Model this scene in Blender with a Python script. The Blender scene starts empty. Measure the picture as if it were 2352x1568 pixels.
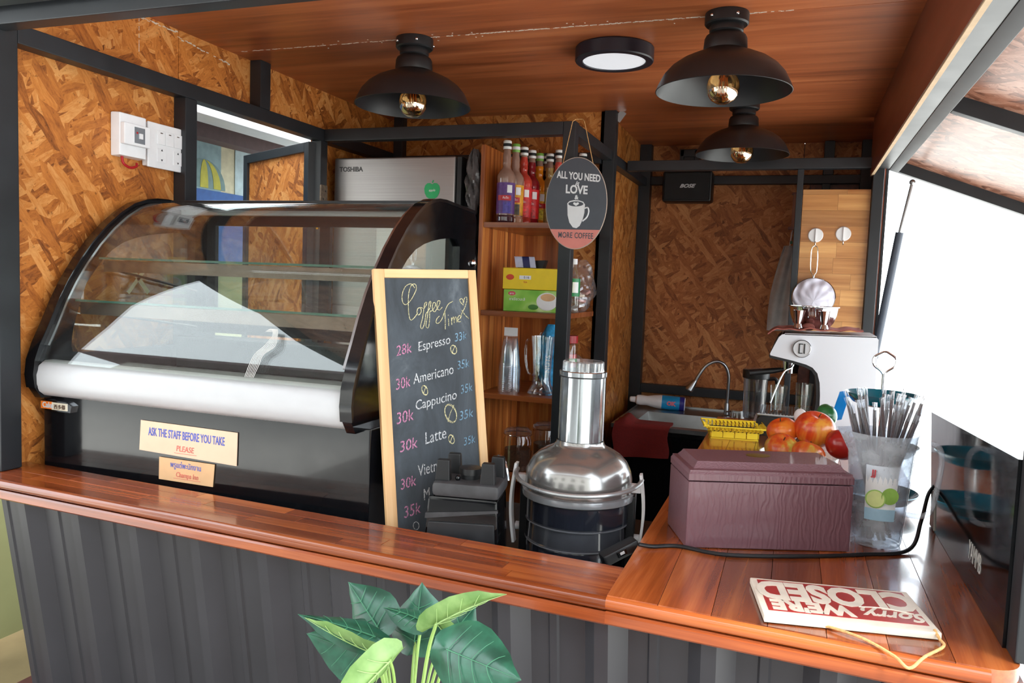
import bpy, bmesh, math, random
from mathutils import Matrix, Vector, Euler
random.seed(7)
S = bpy.context.scene
COL = S.collection
PI = math.pi

# ---------------------------------------------------------------- camera, sky, exposure
# lengths in metres, z = 0 at the kiosk floor; the counter top is at z = TOP
TOP = 1.05
R3 = Matrix(((0.94016005, -0.06136329, 0.33516208), (0.33863924, 0.05939211, -0.93903996), (0.03771660, 0.99634689, 0.07661811)))
cam = bpy.data.objects.new('camera', bpy.data.cameras.new('camera'))
COL.objects.link(cam)
cam.matrix_world = Matrix.Translation((0, 0, 0.55 + TOP)) @ R3.to_4x4()
cam.data.sensor_width = 36; cam.data.lens = 27.588
cam.data.clip_start = 0.02; cam.data.clip_end = 300
S.camera = cam
S.cycles.transparent_max_bounces = 24
S.view_settings.view_transform = 'Standard'; S.view_settings.look = 'None'
S.view_settings.exposure = 0.15; S.view_settings.gamma = 1.0; S.view_settings.use_curve_mapping = False
w = bpy.data.worlds.new('overcast_sky'); S.world = w; w.use_nodes = True
bgn = w.node_tree.nodes['Background']
bgn.inputs[0].default_value = (0.86, 0.94, 1.0, 1); bgn.inputs[1].default_value = 5.2
sun = bpy.data.objects.new('sun', bpy.data.lights.new('sun', 'SUN')); COL.objects.link(sun)
sun.data.energy = 8.0; sun.data.angle = math.radians(12); sun.data.color = (1, .96, .9)
sun.rotation_euler = Vector((-0.40, 0.22, -0.89)).to_track_quat('-Z', 'Y').to_euler()

# ---------------------------------------------------------------- materials
def srgb(r, g, b):
    f = lambda c: (c / 255 / 12.92) if c / 255 <= .04045 else ((c / 255 + .055) / 1.055) ** 2.4
    return (f(r), f(g), f(b), 1)
class NT:
    def __init__(s, name):
        s.m = bpy.data.materials.new(name); s.m.use_nodes = True
        s.t = s.m.node_tree; s.b = s.t.nodes['Principled BSDF']; s.out = s.t.nodes['Material Output']
    def n(s, typ, ins=None, **kw):
        nd = s.t.nodes.new(typ)
        for k, v in kw.items(): setattr(nd, k, v)
        for k, v in (ins or {}).items():
            if isinstance(v, bpy.types.NodeSocket): s.t.links.new(v, nd.inputs[k])
            else: nd.inputs[k].default_value = v
        return nd
    def l(s, a, b): s.t.links.new(a, b)
    def obj(s, scale=(1, 1, 1), rot=(0, 0, 0), loc=(0, 0, 0), rnd=0):
        tc = s.n('ShaderNodeTexCoord'); v = tc.outputs['Object']
        if rnd:
            oi = s.n('ShaderNodeObjectInfo')
            mu = s.n('ShaderNodeMath', {0: oi.outputs['Random'], 1: rnd}, operation='MULTIPLY')
            v = s.n('ShaderNodeVectorMath', {0: v, 1: mu.outputs[0]}, operation='ADD').outputs[0]
        return s.n('ShaderNodeMapping', {'Vector': v, 'Scale': scale, 'Rotation': rot, 'Location': loc}).outputs[0]
    def ramp(s, fac, stops):
        r = s.n('ShaderNodeValToRGB', {'Fac': fac}); e = r.color_ramp.elements
        while len(e) < len(stops): e.new(.5)
        for k, (p, c) in enumerate(stops): e[k].position = p; e[k].color = c if len(c) == 4 else (*c, 1)
        return r.outputs[0]
    def mix(s, f, a, b, blend='MIX'):
        m = s.n('ShaderNodeMix', data_type='RGBA', blend_type=blend)
        for k, v in ((0, f), (6, a), (7, b)):
            if isinstance(v, bpy.types.NodeSocket): s.l(v, m.inputs[k])
            else: m.inputs[k].default_value = v
        return m.outputs[2]
    def bump(s, h, strength=.2, dist=.002):
        b = s.n('ShaderNodeBump', {'Height': h, 'Strength': strength, 'Distance': dist}); s.l(b.outputs[0], s.b.inputs['Normal'])
    def setp(s, **kw):
        for k, v in kw.items():
            k = k.replace('_', ' ')
            i = s.b.inputs[k]
            if isinstance(v, bpy.types.NodeSocket): s.l(v, i)
            else: i.default_value = v

def plain(name, rgb, rough=.5, metal=0, coat=0, var=.12, scale=25, bump=.08, spec=.5, **kw):
    n = NT(name); c = srgb(*rgb)
    nz = n.n('ShaderNodeTexNoise', {'Vector': n.obj(rnd=7), 'Scale': scale, 'Detail': 3})
    dark = tuple(x * (1 - var) for x in c[:3]) + (1,); lite = tuple(min(1, x * (1 + var)) for x in c[:3]) + (1,)
    n.setp(Base_Color=n.ramp(nz.outputs[0], [(.3, dark), (.7, lite)]), Metallic=metal, Coat_Weight=coat)
    n.setp(**{'Specular_IOR_Level': spec})
    rr = n.n('ShaderNodeMapRange', {'Value': nz.outputs[0], 'To Min': max(.02, rough - .06), 'To Max': min(1, rough + .06)})
    n.setp(Roughness=rr.outputs[0])
    if bump: n.bump(nz.outputs[0], bump, .001)
    for k, v in kw.items(): n.b.inputs[k.replace('_', ' ')].default_value = v
    return n.m

def osb(name, axis, cols, mul=1.0, rough=.55, seed=0, rotz=0):
    """strand board: overlapping long flakes at several angles, in the plane normal to AXIS"""
    n = NT(name)
    tc = n.n('ShaderNodeTexCoord')
    sp = n.n('ShaderNodeSeparateXYZ', {0: tc.outputs['Object']})
    a, b = {'x': (1, 2), 'y': (0, 2), 'z': (0, 1)}[axis]
    cb = n.n('ShaderNodeCombineXYZ', {0: sp.outputs[a], 1: sp.outputs[b], 2: seed * 1.7})
    wob = n.n('ShaderNodeTexNoise', {'Vector': cb.outputs[0], 'Scale': 9, 'Detail': 2})
    ws = n.n('ShaderNodeVectorMath', {0: wob.outputs['Color'], 'Scale': .022}, operation='SCALE')
    P = n.n('ShaderNodeVectorMath', {0: cb.outputs[0], 1: ws.outputs[0]}, operation='ADD').outputs[0]
    val = None; hgt = None
    for i, (ang, sx, sy) in enumerate([(.75, 12, 50), (2.75, 9, 44), (1.15, 10, 42), (2.0, 12, 40), (.05, 9, 38), (1.6, 13, 60), (2.5, 10, 44), (-.45, 12, 46), (.95, 9, 40)]):
        m0 = n.n('ShaderNodeMapping', {'Vector': P, 'Rotation': (0, 0, ang + rotz)})
        mp = n.n('ShaderNodeMapping', {'Vector': m0.outputs[0], 'Scale': (sx, sy, 1), 'Location': (i * 3.3, i * 1.9, 0)})
        vo = n.n('ShaderNodeTexVoronoi', {'Vector': mp.outputs[0], 'Scale': 1.0, 'Randomness': .95}, voronoi_dimensions='2D')
        cs = n.n('ShaderNodeSeparateColor', {0: vo.outputs['Color']})
        fi = n.n('ShaderNodeTexNoise', {'Vector': mp.outputs[0], 'Scale': 2.4, 'Detail': 6, 'Roughness': .75})
        fv = n.n('ShaderNodeMath', {0: fi.outputs[0], 1: 1.15}, operation='MULTIPLY')
        v = n.n('ShaderNodeMath', {0: cs.outputs[0], 1: .62}, operation='MULTIPLY')
        v = n.n('ShaderNodeMath', {0: v.outputs[0], 1: fv.outputs[0]}, operation='ADD')
        v = n.n('ShaderNodeMath', {0: v.outputs[0], 1: .5}, operation='MULTIPLY').outputs[0]
        if val is None: val = v; hgt = cs.outputs[2]
        else:
            st = n.n('ShaderNodeMath', {0: cs.outputs[1], 1: .60}, operation='GREATER_THAN').outputs[0]
            m = n.n('ShaderNodeMix', {0: st, 2: val, 3: v}); val = m.outputs[0]
            m2 = n.n('ShaderNodeMix', {0: st, 2: hgt, 3: cs.outputs[2]}); hgt = m2.outputs[0]
    spk = n.n('ShaderNodeTexNoise', {'Vector': P, 'Scale': 60, 'Detail': 3, 'Roughness': .8})
    big = n.n('ShaderNodeTexNoise', {'Vector': P, 'Scale': 2.2, 'Detail': 3})
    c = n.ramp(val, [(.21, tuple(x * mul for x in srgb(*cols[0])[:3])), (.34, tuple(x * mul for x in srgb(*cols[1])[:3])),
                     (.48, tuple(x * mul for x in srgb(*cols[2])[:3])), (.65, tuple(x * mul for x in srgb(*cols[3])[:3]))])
    dk = n.ramp(spk.outputs[0], [(.28, (.35, .3, .25)), (.40, (1, 1, 1))])
    c = n.mix(.85, c, dk, 'MULTIPLY')
    bk = n.ramp(big.outputs[0], [(.3, (.82, .8, .78)), (.7, (1.1, 1.1, 1.1))])
    c = n.mix(1, c, bk, 'MULTIPLY')
    n.setp(Base_Color=c, Roughness=rough, Specular_IOR_Level=.35)
    n.bump(hgt, .35, .002)
    return n.m

def wood(name, cols, axis='x', ring=14, rough=.3, coat=0, stave=.35, rnd=9, streak=60, rlow=None):
    """long grained wood; per-piece tone from Object Info random"""
    n = NT(name)
    sc = {'x': (.9, ring, ring), 'y': (ring, .9, ring), 'z': (ring, ring, .9)}[axis]
    sf = {'x': (2, streak, streak), 'y': (streak, 2, streak), 'z': (streak, streak, 2)}[axis]
    a = n.n('ShaderNodeTexNoise', {'Vector': n.obj(sc, rnd=rnd), 'Scale': 1, 'Detail': 4, 'Distortion': .8})
    f = n.n('ShaderNodeTexNoise', {'Vector': n.obj(sf, rnd=rnd), 'Scale': 1, 'Detail': 5, 'Roughness': .65})
    s = n.n('ShaderNodeMix', {0: .38, 2: a.outputs[0], 3: f.outputs[0]}).outputs[0]
    c = n.ramp(s, [(.34, srgb(*cols[0])), (.5, srgb(*cols[1])), (.64, srgb(*cols[2]))])
    oi = n.n('ShaderNodeObjectInfo')
    t = n.ramp(oi.outputs['Random'], [(0, (1 - stave,) * 3), (.5, (1, 1, 1)), (1, (1 + stave * .6, 1 + stave * .7, 1 + stave * .6))])
    c = n.mix(1, c, t, 'MULTIPLY')
    n.setp(Base_Color=c, Coat_Weight=coat, Coat_Roughness=.08)
    rr = n.n('ShaderNodeMapRange', {'Value': f.outputs[0], 'To Min': rough - .05, 'To Max': rough + .08})
    n.setp(Roughness=rr.outputs[0])
    n.bump(f.outputs[0], .08, .001)
    return n.m

def glass(name, tint=(1, 1, 1), k=1.0, rough=.0, base=.04, haze=0):
    """thin clear sheet: see-through with a Fresnel reflection"""
    n = NT(name); n.t.nodes.remove(n.b)
    tr = n.n('ShaderNodeBsdfTransparent', {'Color': (*tint, 1)})
    gl = n.n('ShaderNodeBsdfGlossy', {'Color': (1, 1, 1, 1), 'Roughness': rough})
    ge = n.n('ShaderNodeNewGeometry'); io = n.n('ShaderNodeMapRange', {'Value': ge.outputs['Backfacing'], 'To Min': 1.5, 'To Max': 1 / 1.5})
    lw = n.n('ShaderNodeFresnel', {'IOR': io.outputs[0]})
    mu = n.n('ShaderNodeMath', {0: lw.outputs[0], 1: k}, operation='MULTIPLY')
    mu.use_clamp = True
    mx = n.n('ShaderNodeMixShader', {0: mu.outputs[0], 1: tr.outputs[0], 2: gl.outputs[0]})
    o = mx.outputs[0]
    if haze:
        nz = n.n('ShaderNodeTexNoise', {'Vector': n.obj((30, 30, 30)), 'Scale': 1, 'Detail': 4})
        hz = n.n('ShaderNodeMath', {0: nz.outputs[0], 1: haze * 2}, operation='MULTIPLY')
        df = n.n('ShaderNodeBsdfDiffuse', {'Color': (.8, .82, .85, 1)})
        o = n.n('ShaderNodeMixShader', {0: hz.outputs[0], 1: o, 2: df.outputs[0]}).outputs[0]
    n.l(o, n.out.inputs[0])
    return n.m

OSBC = [(102, 55, 24), (172, 100, 42), (204, 128, 58), (228, 164, 96)]
OSBR = [(108, 64, 36), (160, 96, 54), (186, 118, 68), (212, 150, 96)]
M = dict(
    steel=plain('black_painted_steel', (34, 37, 41), .42, var=.15, scale=12, spec=.5),
    osb_x=osb('strand_board_left', 'x', OSBC), osb_y=osb('strand_board_back', 'y', OSBR, seed=3),
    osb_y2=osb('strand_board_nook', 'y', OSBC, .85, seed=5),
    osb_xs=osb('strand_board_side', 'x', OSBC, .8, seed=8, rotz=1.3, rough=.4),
    osb_f=osb('strand_board_flap', 'z', [(70, 38, 28), (130, 82, 62), (165, 112, 90), (195, 150, 130)], seed=11, rough=.3),
    ceil=wood('ceiling_laminate', [(128, 66, 38), (170, 94, 56), (194, 118, 74)], 'x', 9, .33, stave=.04, streak=45),
    fascia=wood('fascia_wood', [(86, 44, 32), (116, 62, 46), (136, 78, 58)], 'y', 9, .35, stave=.04),
    rawedge=plain('raw_plywood_edge', (190, 164, 132), .7),
    top_x=wood('varnished_stave_x', [(104, 44, 20), (148, 70, 32), (182, 98, 48)], 'x', 12, .2, .5, .35),
    top_y=wood('varnished_stave_y', [(112, 50, 22), (158, 78, 36), (194, 110, 56)], 'y', 12, .2, .5, .5),
    board_z=wood('shelf_wood_upright', [(112, 50, 22), (172, 94, 42), (214, 140, 72)], 'z', 26, .32, .1, .4),
    board_x=wood('shelf_wood', [(96, 44, 22), (140, 74, 36), (172, 100, 52)], 'x', 12, .3, .2, .12),
    board_b=wood('pale_stave', [(150, 92, 46), (190, 132, 76), (214, 160, 100)], 'x', 12, .3, .1, .22),
    corr=plain('corrugated_sheet_grey', (50, 49, 53), .34, var=.1, scale=6, spec=.45),
    dark=plain('black_laminate', (16, 17, 20), .12, var=.05, coat=.3),
    black=plain('matt_black_plastic', (20, 21, 24), .45),
    blackg=plain('gloss_black_plastic', (12, 13, 16), .08, bump=0),
    white=plain('white_plastic', (236, 236, 238), .35, var=.03),
    silver=plain('silver_plastic', (196, 197, 200), .32, var=.02),
    chrome=plain('chrome', (215, 218, 222), .12, 1, bump=0),
    steelb=plain('brushed_stainless', (170, 172, 174), .32, 1, var=.06),
    alu=plain('bronze_aluminium', (120, 104, 94), .3, .8),
    floor=plain('dark_floor', (70, 62, 56), .6, scale=6),
    red=plain('red_wire', (170, 30, 36), .4),
)
fr = NT('fridge_steel')
fz = fr.n('ShaderNodeTexNoise', {'Vector': fr.obj((2, 2, 900)), 'Scale': 1, 'Detail': 3})
fr.setp(Base_Color=fr.ramp(fz.outputs[0], [(.3, srgb(150, 146, 146)), (.7, srgb(172, 168, 166))]), Metallic=.85, Roughness=.34)
M['fridge'] = fr.m
M['fridge_side'] = plain('fridge_side_grey', (88, 90, 94), .4, .3)
M['glass'] = glass('clear_glass', (.96, .98, .97), 1.6)
M['caseglass'] = glass('curved_case_glass', (.93, .96, .94), 1.15, .0, haze=.008)
M['glassedge'] = plain('green_glass_edge', (70, 110, 98), .1, bump=0)
M['clearplastic'] = glass('clear_plastic', (.93, .95, .97), 2.2, .08, haze=.035)
M['filmwrap'] = glass('clear_wrap', (.95, .96, .98), 1.5, .15, haze=.05)
M['frost'] = glass('frosted_plastic', (.90, .94, .99), .8, .25, haze=.26)
M['amber'] = glass('smoked_bulb_glass', (.86, .70, .48), 2, .02)
for n_ in M['amber'].node_tree.nodes:
    if n_.type == 'BSDF_GLOSSY': n_.inputs['Color'].default_value = (1.0, .86, .66, 1)
    if n_.type == 'MATH': n_.operation = 'MULTIPLY_ADD'; n_.inputs[1].default_value = 1.2; n_.inputs[2].default_value = .42

# ---------------------------------------------------------------- mesh builder
class MB:
    def __init__(s): s.bm = bmesh.new(); s.wn = False
    def _box(s, pts, bev):
        vs = [s.bm.verts.new(p) for p in pts]
        fs = [s.bm.faces.new([vs[i] for i in q]) for q in ((0, 3, 2, 1), (4, 5, 6, 7), (0, 1, 5, 4), (1, 2, 6, 5), (2, 3, 7, 6), (3, 0, 4, 7))]
        if bev:
            s.wn = True
            es = list({e for f in fs for e in f.edges})
            bmesh.ops.bevel(s.bm, geom=es, offset=bev, segments=2, affect='EDGES', profile=.5)
        return s
    def box(s, x0, x1, y0, y1, z0, z1, bev=0):
        return s._box([(x0, y0, z0), (x1, y0, z0), (x1, y1, z0), (x0, y1, z0), (x0, y0, z1), (x1, y0, z1), (x1, y1, z1), (x0, y1, z1)], bev)
    def hexa(s, pts, bev=0): return s._box(pts, bev)
    def obox(s, c, size, rot=None, bev=0):
        m = Matrix.Translation(c) @ (rot.to_4x4() if rot is not None else Matrix())
        h = [v / 2 for v in size]
        return s._box([m @ Vector((a * h[0], b * h[1], d * h[2])) for a, b, d in ((-1, -1, -1), (1, -1, -1), (1, 1, -1), (-1, 1, -1), (-1, -1, 1), (1, -1, 1), (1, 1, 1), (-1, 1, 1))], bev)
    def ring(s, c, u, v, r, n): return [s.bm.verts.new(Vector(c) + (u * math.cos(2 * PI * i / n) + v * math.sin(2 * PI * i / n)) * r) for i in range(n)]
    def loft(s, rings, cap0=True, cap1=True, closed=False):
        n = len(rings[0])
        prs = list(zip(rings, rings[1:])) + ([(rings[-1], rings[0])] if closed else [])
        for a, b in prs:
            for i in range(n):
                try: s.bm.faces.new((a[i], a[(i + 1) % n], b[(i + 1) % n], b[i]))
                except ValueError: pass
        if cap0 and not closed: s.bm.faces.new(list(reversed(rings[0])))
        if cap1 and not closed: s.bm.faces.new(rings[-1])
        return s
    def tube(s, pts, r, n=8, caps=True, closed=False, up=None):
        pts = [Vector(p) for p in pts]; rings = []
        t0 = (pts[1] - pts[0]).normalized()
        u = Vector(up) if up else (t0.orthogonal()); u = (u - t0 * u.dot(t0)).normalized()
        for i, p in enumerate(pts):
            a = pts[i - 1] if i else (pts[-1] if closed else p); b = pts[(i + 1) % len(pts)] if (i < len(pts) - 1 or closed) else p
            t = (b - a).normalized(); u = (u - t * u.dot(t)).normalized(); v = t.cross(u)
            rings.append(s.ring(p, u, v, r[i] if isinstance(r, (list, tuple)) else r, n))
        return s.loft(rings, caps, caps, closed)
    def cyl(s, p0, p1, r0, r1=None, n=20, caps=True): return s.tube([p0, p1], [r0, r0 if r1 is None else r1], n, caps)
    def lathe(s, prof, n=32, c=(0, 0, 0), M4=None, capb=False, capt=False):
        rings = []
        for r, z in prof:
            vs = []
            for i in range(n):
                p = Vector((max(r, 1e-5) * math.cos(2 * PI * i / n), max(r, 1e-5) * math.sin(2 * PI * i / n), z))
                p = (M4 @ p) if M4 else p + Vector(c)
                vs.append(s.bm.verts.new(p))
            rings.append(vs)
        return s.loft(rings, capb, capt)
    def prism(s, pts, axis, a0, a1):
        """polygon in the plane normal to axis ('x': (y,z), 'y': (x,z), 'z': (x,y)) extruded a0..a1"""
        f = {'x': lambda p, a: (a, p[0], p[1]), 'y': lambda p, a: (p[0], a, p[1]), 'z': lambda p, a: (p[0], p[1], a)}[axis]
        A = [s.bm.verts.new(f(p, a0)) for p in pts]; B = [s.bm.verts.new(f(p, a1)) for p in pts]
        n = len(pts); s.bm.faces.new(A); s.bm.faces.new(list(reversed(B)))
        for i in range(n): s.bm.faces.new((A[i], B[i], B[(i + 1) % n], A[(i + 1) % n]))
        return s
    def frame(s, outer, inner, axis, a0, a1):
        """ring shaped plate between two loops with the same number of points"""
        f = {'x': lambda p, a: (a, p[0], p[1]), 'y': lambda p, a: (p[0], a, p[1]), 'z': lambda p, a: (p[0], p[1], a)}[axis]
        L = [[s.bm.verts.new(f(p, a)) for p in loop] for loop, a in ((outer, a0), (inner, a0), (inner, a1), (outer, a1))]
        return s.loft(L, closed=True)
    def ball(s, c, r, sc=(1, 1, 1), nu=20, nv=12, rot=None):
        rings = []
        for j in range(nv + 1):
            t = -PI / 2 + PI * j / nv; vs = []
            for i in range(nu):
                p = Vector((max(1e-4, math.cos(t)) * math.cos(2 * PI * i / nu) * sc[0], max(1e-4, math.cos(t)) * math.sin(2 * PI * i / nu) * sc[1], math.sin(t) * sc[2])) * r
                if rot is not None: p = rot @ p
                vs.append(s.bm.verts.new(p + Vector(c)))
            rings.append(vs)
        return s.loft(rings, True, True)
    def sheet(s, fn, nu, nv, thick=0):
        """grid surface fn(u,v) -> point, u,v in 0..1; given a thickness it is closed"""
        g = [[Vector(fn(i / nu, j / nv)) for j in range(nv + 1)] for i in range(nu + 1)]
        V = [[s.bm.verts.new(p) for p in row] for row in g]
        fs = []
        for i in range(nu):
            for j in range(nv): fs.append(s.bm.faces.new((V[i][j], V[i + 1][j], V[i + 1][j + 1], V[i][j + 1])))
        if thick:
            s.bm.normal_update()
            W = [[s.bm.verts.new(v.co - v.normal * thick) for v in row] for row in V]
            for i in range(nu):
                for j in range(nv): s.bm.faces.new((W[i][j + 1], W[i + 1][j + 1], W[i + 1][j], W[i][j]))
            for i in range(nu):
                s.bm.faces.new((V[i + 1][0], V[i][0], W[i][0], W[i + 1][0])); s.bm.faces.new((V[i][nv], V[i + 1][nv], W[i + 1][nv], W[i][nv]))
            for j in range(nv):
                s.bm.faces.new((V[0][j], V[0][j + 1], W[0][j + 1], W[0][j])); s.bm.faces.new((V[nu][j + 1], V[nu][j], W[nu][j], W[nu][j + 1]))
        return s
    def build(s, name, mat, parent=None, ang=32, label=None):
        bm = s.bm
        bmesh.ops.recalc_face_normals(bm, faces=bm.faces)
        me = bpy.data.meshes.new(name); bm.to_mesh(me); bm.free()
        for p in me.polygons: p.use_smooth = True
        me.set_sharp_from_angle(angle=math.radians(ang))
        me.materials.append(mat if not isinstance(mat, str) else M[mat])
        o = bpy.data.objects.new(name, me); COL.objects.link(o)
        if parent: o.parent = parent
        if label: o['label'] = label
        if s.wn: o.modifiers.new('weighted', 'WEIGHTED_NORMAL').keep_sharp = True
        return o

def tag(o, label=None, cat=None, group=None, kind=None):
    if label: o['label'] = label
    if cat: o['category'] = cat
    if group: o['group'] = group
    if kind: o['kind'] = kind
    return o
def thing(name, label, cat, loc=(0, 0, 0), rz=0, group=None, rot=None):
    o = bpy.data.objects.new(name, None); COL.objects.link(o); o.empty_display_size = .05
    o.location = loc; o.rotation_euler = rot if rot is not None else (0, 0, rz)
    return tag(o, label, cat, group)
def setting(name, loc=(0, 0, 0), rz=0, label=None):
    o = bpy.data.objects.new(name, None); COL.objects.link(o); o.location = loc; o.rotation_euler = (0, 0, rz)
    return tag(o, label, kind='structure')
def copy_tree(o, parent=None):
    c = o.copy(); COL.objects.link(c); c.parent = parent
    for ch in list(o.children): copy_tree(ch, c)
    return c
def txt(name, s, size, mat, parent, origin, right, up, align='CENTER', bold=0, shear=0, sx=1, ext=.0004, space=1, label=None):
    """flat lettering as real thin mesh; right/up are directions in the parent's space"""
    cu = bpy.data.curves.new(name, 'FONT'); cu.body = s; cu.size = size; cu.align_x = align; cu.align_y = 'CENTER'
    cu.offset = bold; cu.shear = shear; cu.extrude = ext; cu.space_character = space; cu.resolution_u = 3
    t = bpy.data.objects.new(name, cu); COL.objects.link(t)
    bpy.context.view_layer.update()
    me = bpy.data.meshes.new_from_object(t.evaluated_get(bpy.context.evaluated_depsgraph_get()))
    bpy.data.objects.remove(t); me.name = name
    r = Vector(right).normalized(); u = Vector(up).normalized(); nrm = r.cross(u)
    m = Matrix((r * sx, u, nrm)).transposed().to_4x4(); m.translation = Vector(origin)
    me.transform(m); me.materials.clear(); me.materials.append(mat if not isinstance(mat, str) else M[mat])
    o = bpy.data.objects.new(name, me); COL.objects.link(o); o.parent = parent
    if label: o['label'] = label
    return o
def spline(pts, k=6):
    P = [Vector(p) for p in pts]; P = [P[0] * 2 - P[1]] + P + [P[-1] * 2 - P[-2]]; out = []
    for i in range(1, len(P) - 2):
        for j in range(k):
            t = j / k; a, b, c, d = P[i - 1:i + 3]
            out.append(.5 * ((2 * b) + (c - a) * t + (2 * a - 5 * b + 4 * c - d) * t * t + (3 * b - a - 3 * c + d) * t ** 3))
    out.append(P[-2]); return out
def B(name, mat, parent, *a, bev=0, label=None): return MB().box(*a, bev=bev).build(name, mat, parent, label=label)

# ================================================================ THE SETTING (z = 0 at the counter top here; all is lifted by TOP at the end)
CE = 1.34
fl = B('floor', 'floor', None, -2.0, .40, 1.52, 4.55, -1.07, -1.05); tag(fl, kind='structure')
gm = plain('street_paving', (196, 194, 188), .8, scale=2)
g = B('ground', gm, None, -30, 30, -30, 40, -1.12, -1.07); tag(g, 'grey street paving around the kiosk', kind='structure')

fcg = B('added_dark_ground', plain('added_dark_stone', (112, 108, 104), .75, scale=3), None, -3.6, .9, -5.9, 1.36, -1.09, -1.065); tag(fcg, 'unseen darker stone ground, added in front of the kiosk to cut bounced light', kind='structure')  # out of view; added to weaken light bounced and reflected from the bright paving
wl = setting('wall_left', label='orange strand board lining of the left wall')
for a in ((1.5, 2.12, -.045, 1.12), (1.66, 2.12, -1.05, -.048), (2.93, 3.6, -1.05, 1.14)): B('panel', 'osb_x', wl, -2.0, -1.98, *a)
for a in ((1.5, 2.135, 1.14, CE), (2.138, 2.52, 1.14, CE), (2.52, 3.6, 1.14, CE)): B('panel', 'osb_x', wl, -2.0, -1.98, *a)
gl_ = plain('dried_white_glue', (225, 215, 200), .6)
mb = MB()
for i in range(46):
    t = i / 46; y = 1.98 + .42 * t; z = 1.325 - .03 * t if t > .35 else 1.33
    if random.random() < .75: mb.obox((-1.9795, y, z + random.uniform(-.003, .003)), (.0012, .011, random.uniform(.001, .005)))
for i in range(26):
    if random.random() < .8: mb.obox((-1.9795, 1.968, 1.22 + .12 * i / 26), (.0012, random.uniform(.001, .004), .004))
o = mb.build('glue_smear', gl_, wl); o['kind'] = 'stuff'

wb = setting('wall_nook', label='strand board wall behind the fridge and the shelves')
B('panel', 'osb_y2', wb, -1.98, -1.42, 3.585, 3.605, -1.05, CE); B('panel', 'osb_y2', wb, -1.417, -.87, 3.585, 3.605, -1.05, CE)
ws = setting('wall_inner', label='strand board side wall between the nook and the sink corner')
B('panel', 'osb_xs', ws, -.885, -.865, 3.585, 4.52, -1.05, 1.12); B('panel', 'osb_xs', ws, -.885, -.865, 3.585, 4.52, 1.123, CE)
wk = setting('wall_back', label='brown strand board wall behind the sink')
B('panel', 'osb_y', wk, -.87, .04, 4.505, 4.525, -.02, 1.12); B('panel', 'osb_y', wk, -.87, .04, 4.505, 4.525, -1.05, -.023)
B('panel', 'osb_y', wk, -.87, .0, 4.505, 4.525, 1.123, CE); B('panel', 'osb_y', wk, .003, .36, 4.505, 4.525, 1.123, CE)
B('panel', 'fascia', wk, .043, .36, 4.505, 4.525, -1.05, 1.12)
wr = setting('wall_right', label='board closing the right side behind the hook panel')
B('panel', 'fascia', wr, .335, .35, 3.9, 4.52, -1.05, CE)

sk0 = setting('outer_wall', label='outer steel cladding of the kiosk')
for a in ((-2.02, -2.004, 1.5, 2.1, -.045, CE), (-2.02, -2.004, 1.66, 2.1, -1.07, -.048), (-2.02, -2.004, 2.1, 2.96, 1.14, CE), (-2.02, -2.004, 2.96, 4.56, -1.07, CE), (-2.0, -.86, 3.61, 3.63, -1.07, CE), (-.91, -.89, 3.63, 4.53, -1.07, CE), (-.91, .36, 4.53, 4.55, -1.07, CE), (.352, .362, 3.9, 4.53, -1.07, CE)): B('cladding', 'steel', sk0, *a)
ce = setting('ceiling', label='reddish brown laminate ceiling boards')
B('board', 'ceil', ce, -2.0, .36, 1.47, 2.396, CE, CE + .015); B('board', 'ceil', ce, -2.0, .36, 2.399, 4.52, CE, CE + .015)
mb = MB()
for i in range(330):
    x = -1.93 + i * .0066
    if x > -.05: break
    k = .9 if -1.0 < x < -.15 else .6
    if random.random() < k: mb.obox((x, 2.397 + random.uniform(-.003, .003), CE - .0004), (.0085, random.uniform(.001, .0035 if k < .8 else .007), .0012))
for i in range(22): mb.obox((random.uniform(-1.6, -.2), 2.397 + random.uniform(-.04, .04), CE - .0004), (.004, .004, .001))
o = mb.build('seam_glue', gl_, ce); o['kind'] = 'stuff'
MB().obox((-.244, 3.30, CE - .001), (.016, .2, .002)).build('paint_strip', 'white', ce)
roof = B('roof', 'steel', None, -2.05, .45, 1.44, 4.56, CE + .02, CE + .08); tag(roof, kind='structure')
tr1 = setting('trim_1', label='red brown board along the right edge of the ceiling')
B('fascia_board', 'fascia', tr1, .285, .300, 1.45, 3.9, 1.085, CE); B('raw_edge', 'rawedge', tr1, .287, .299, 1.45, 3.9, 1.080, 1.085, label='pale raw lower edge')

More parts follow.
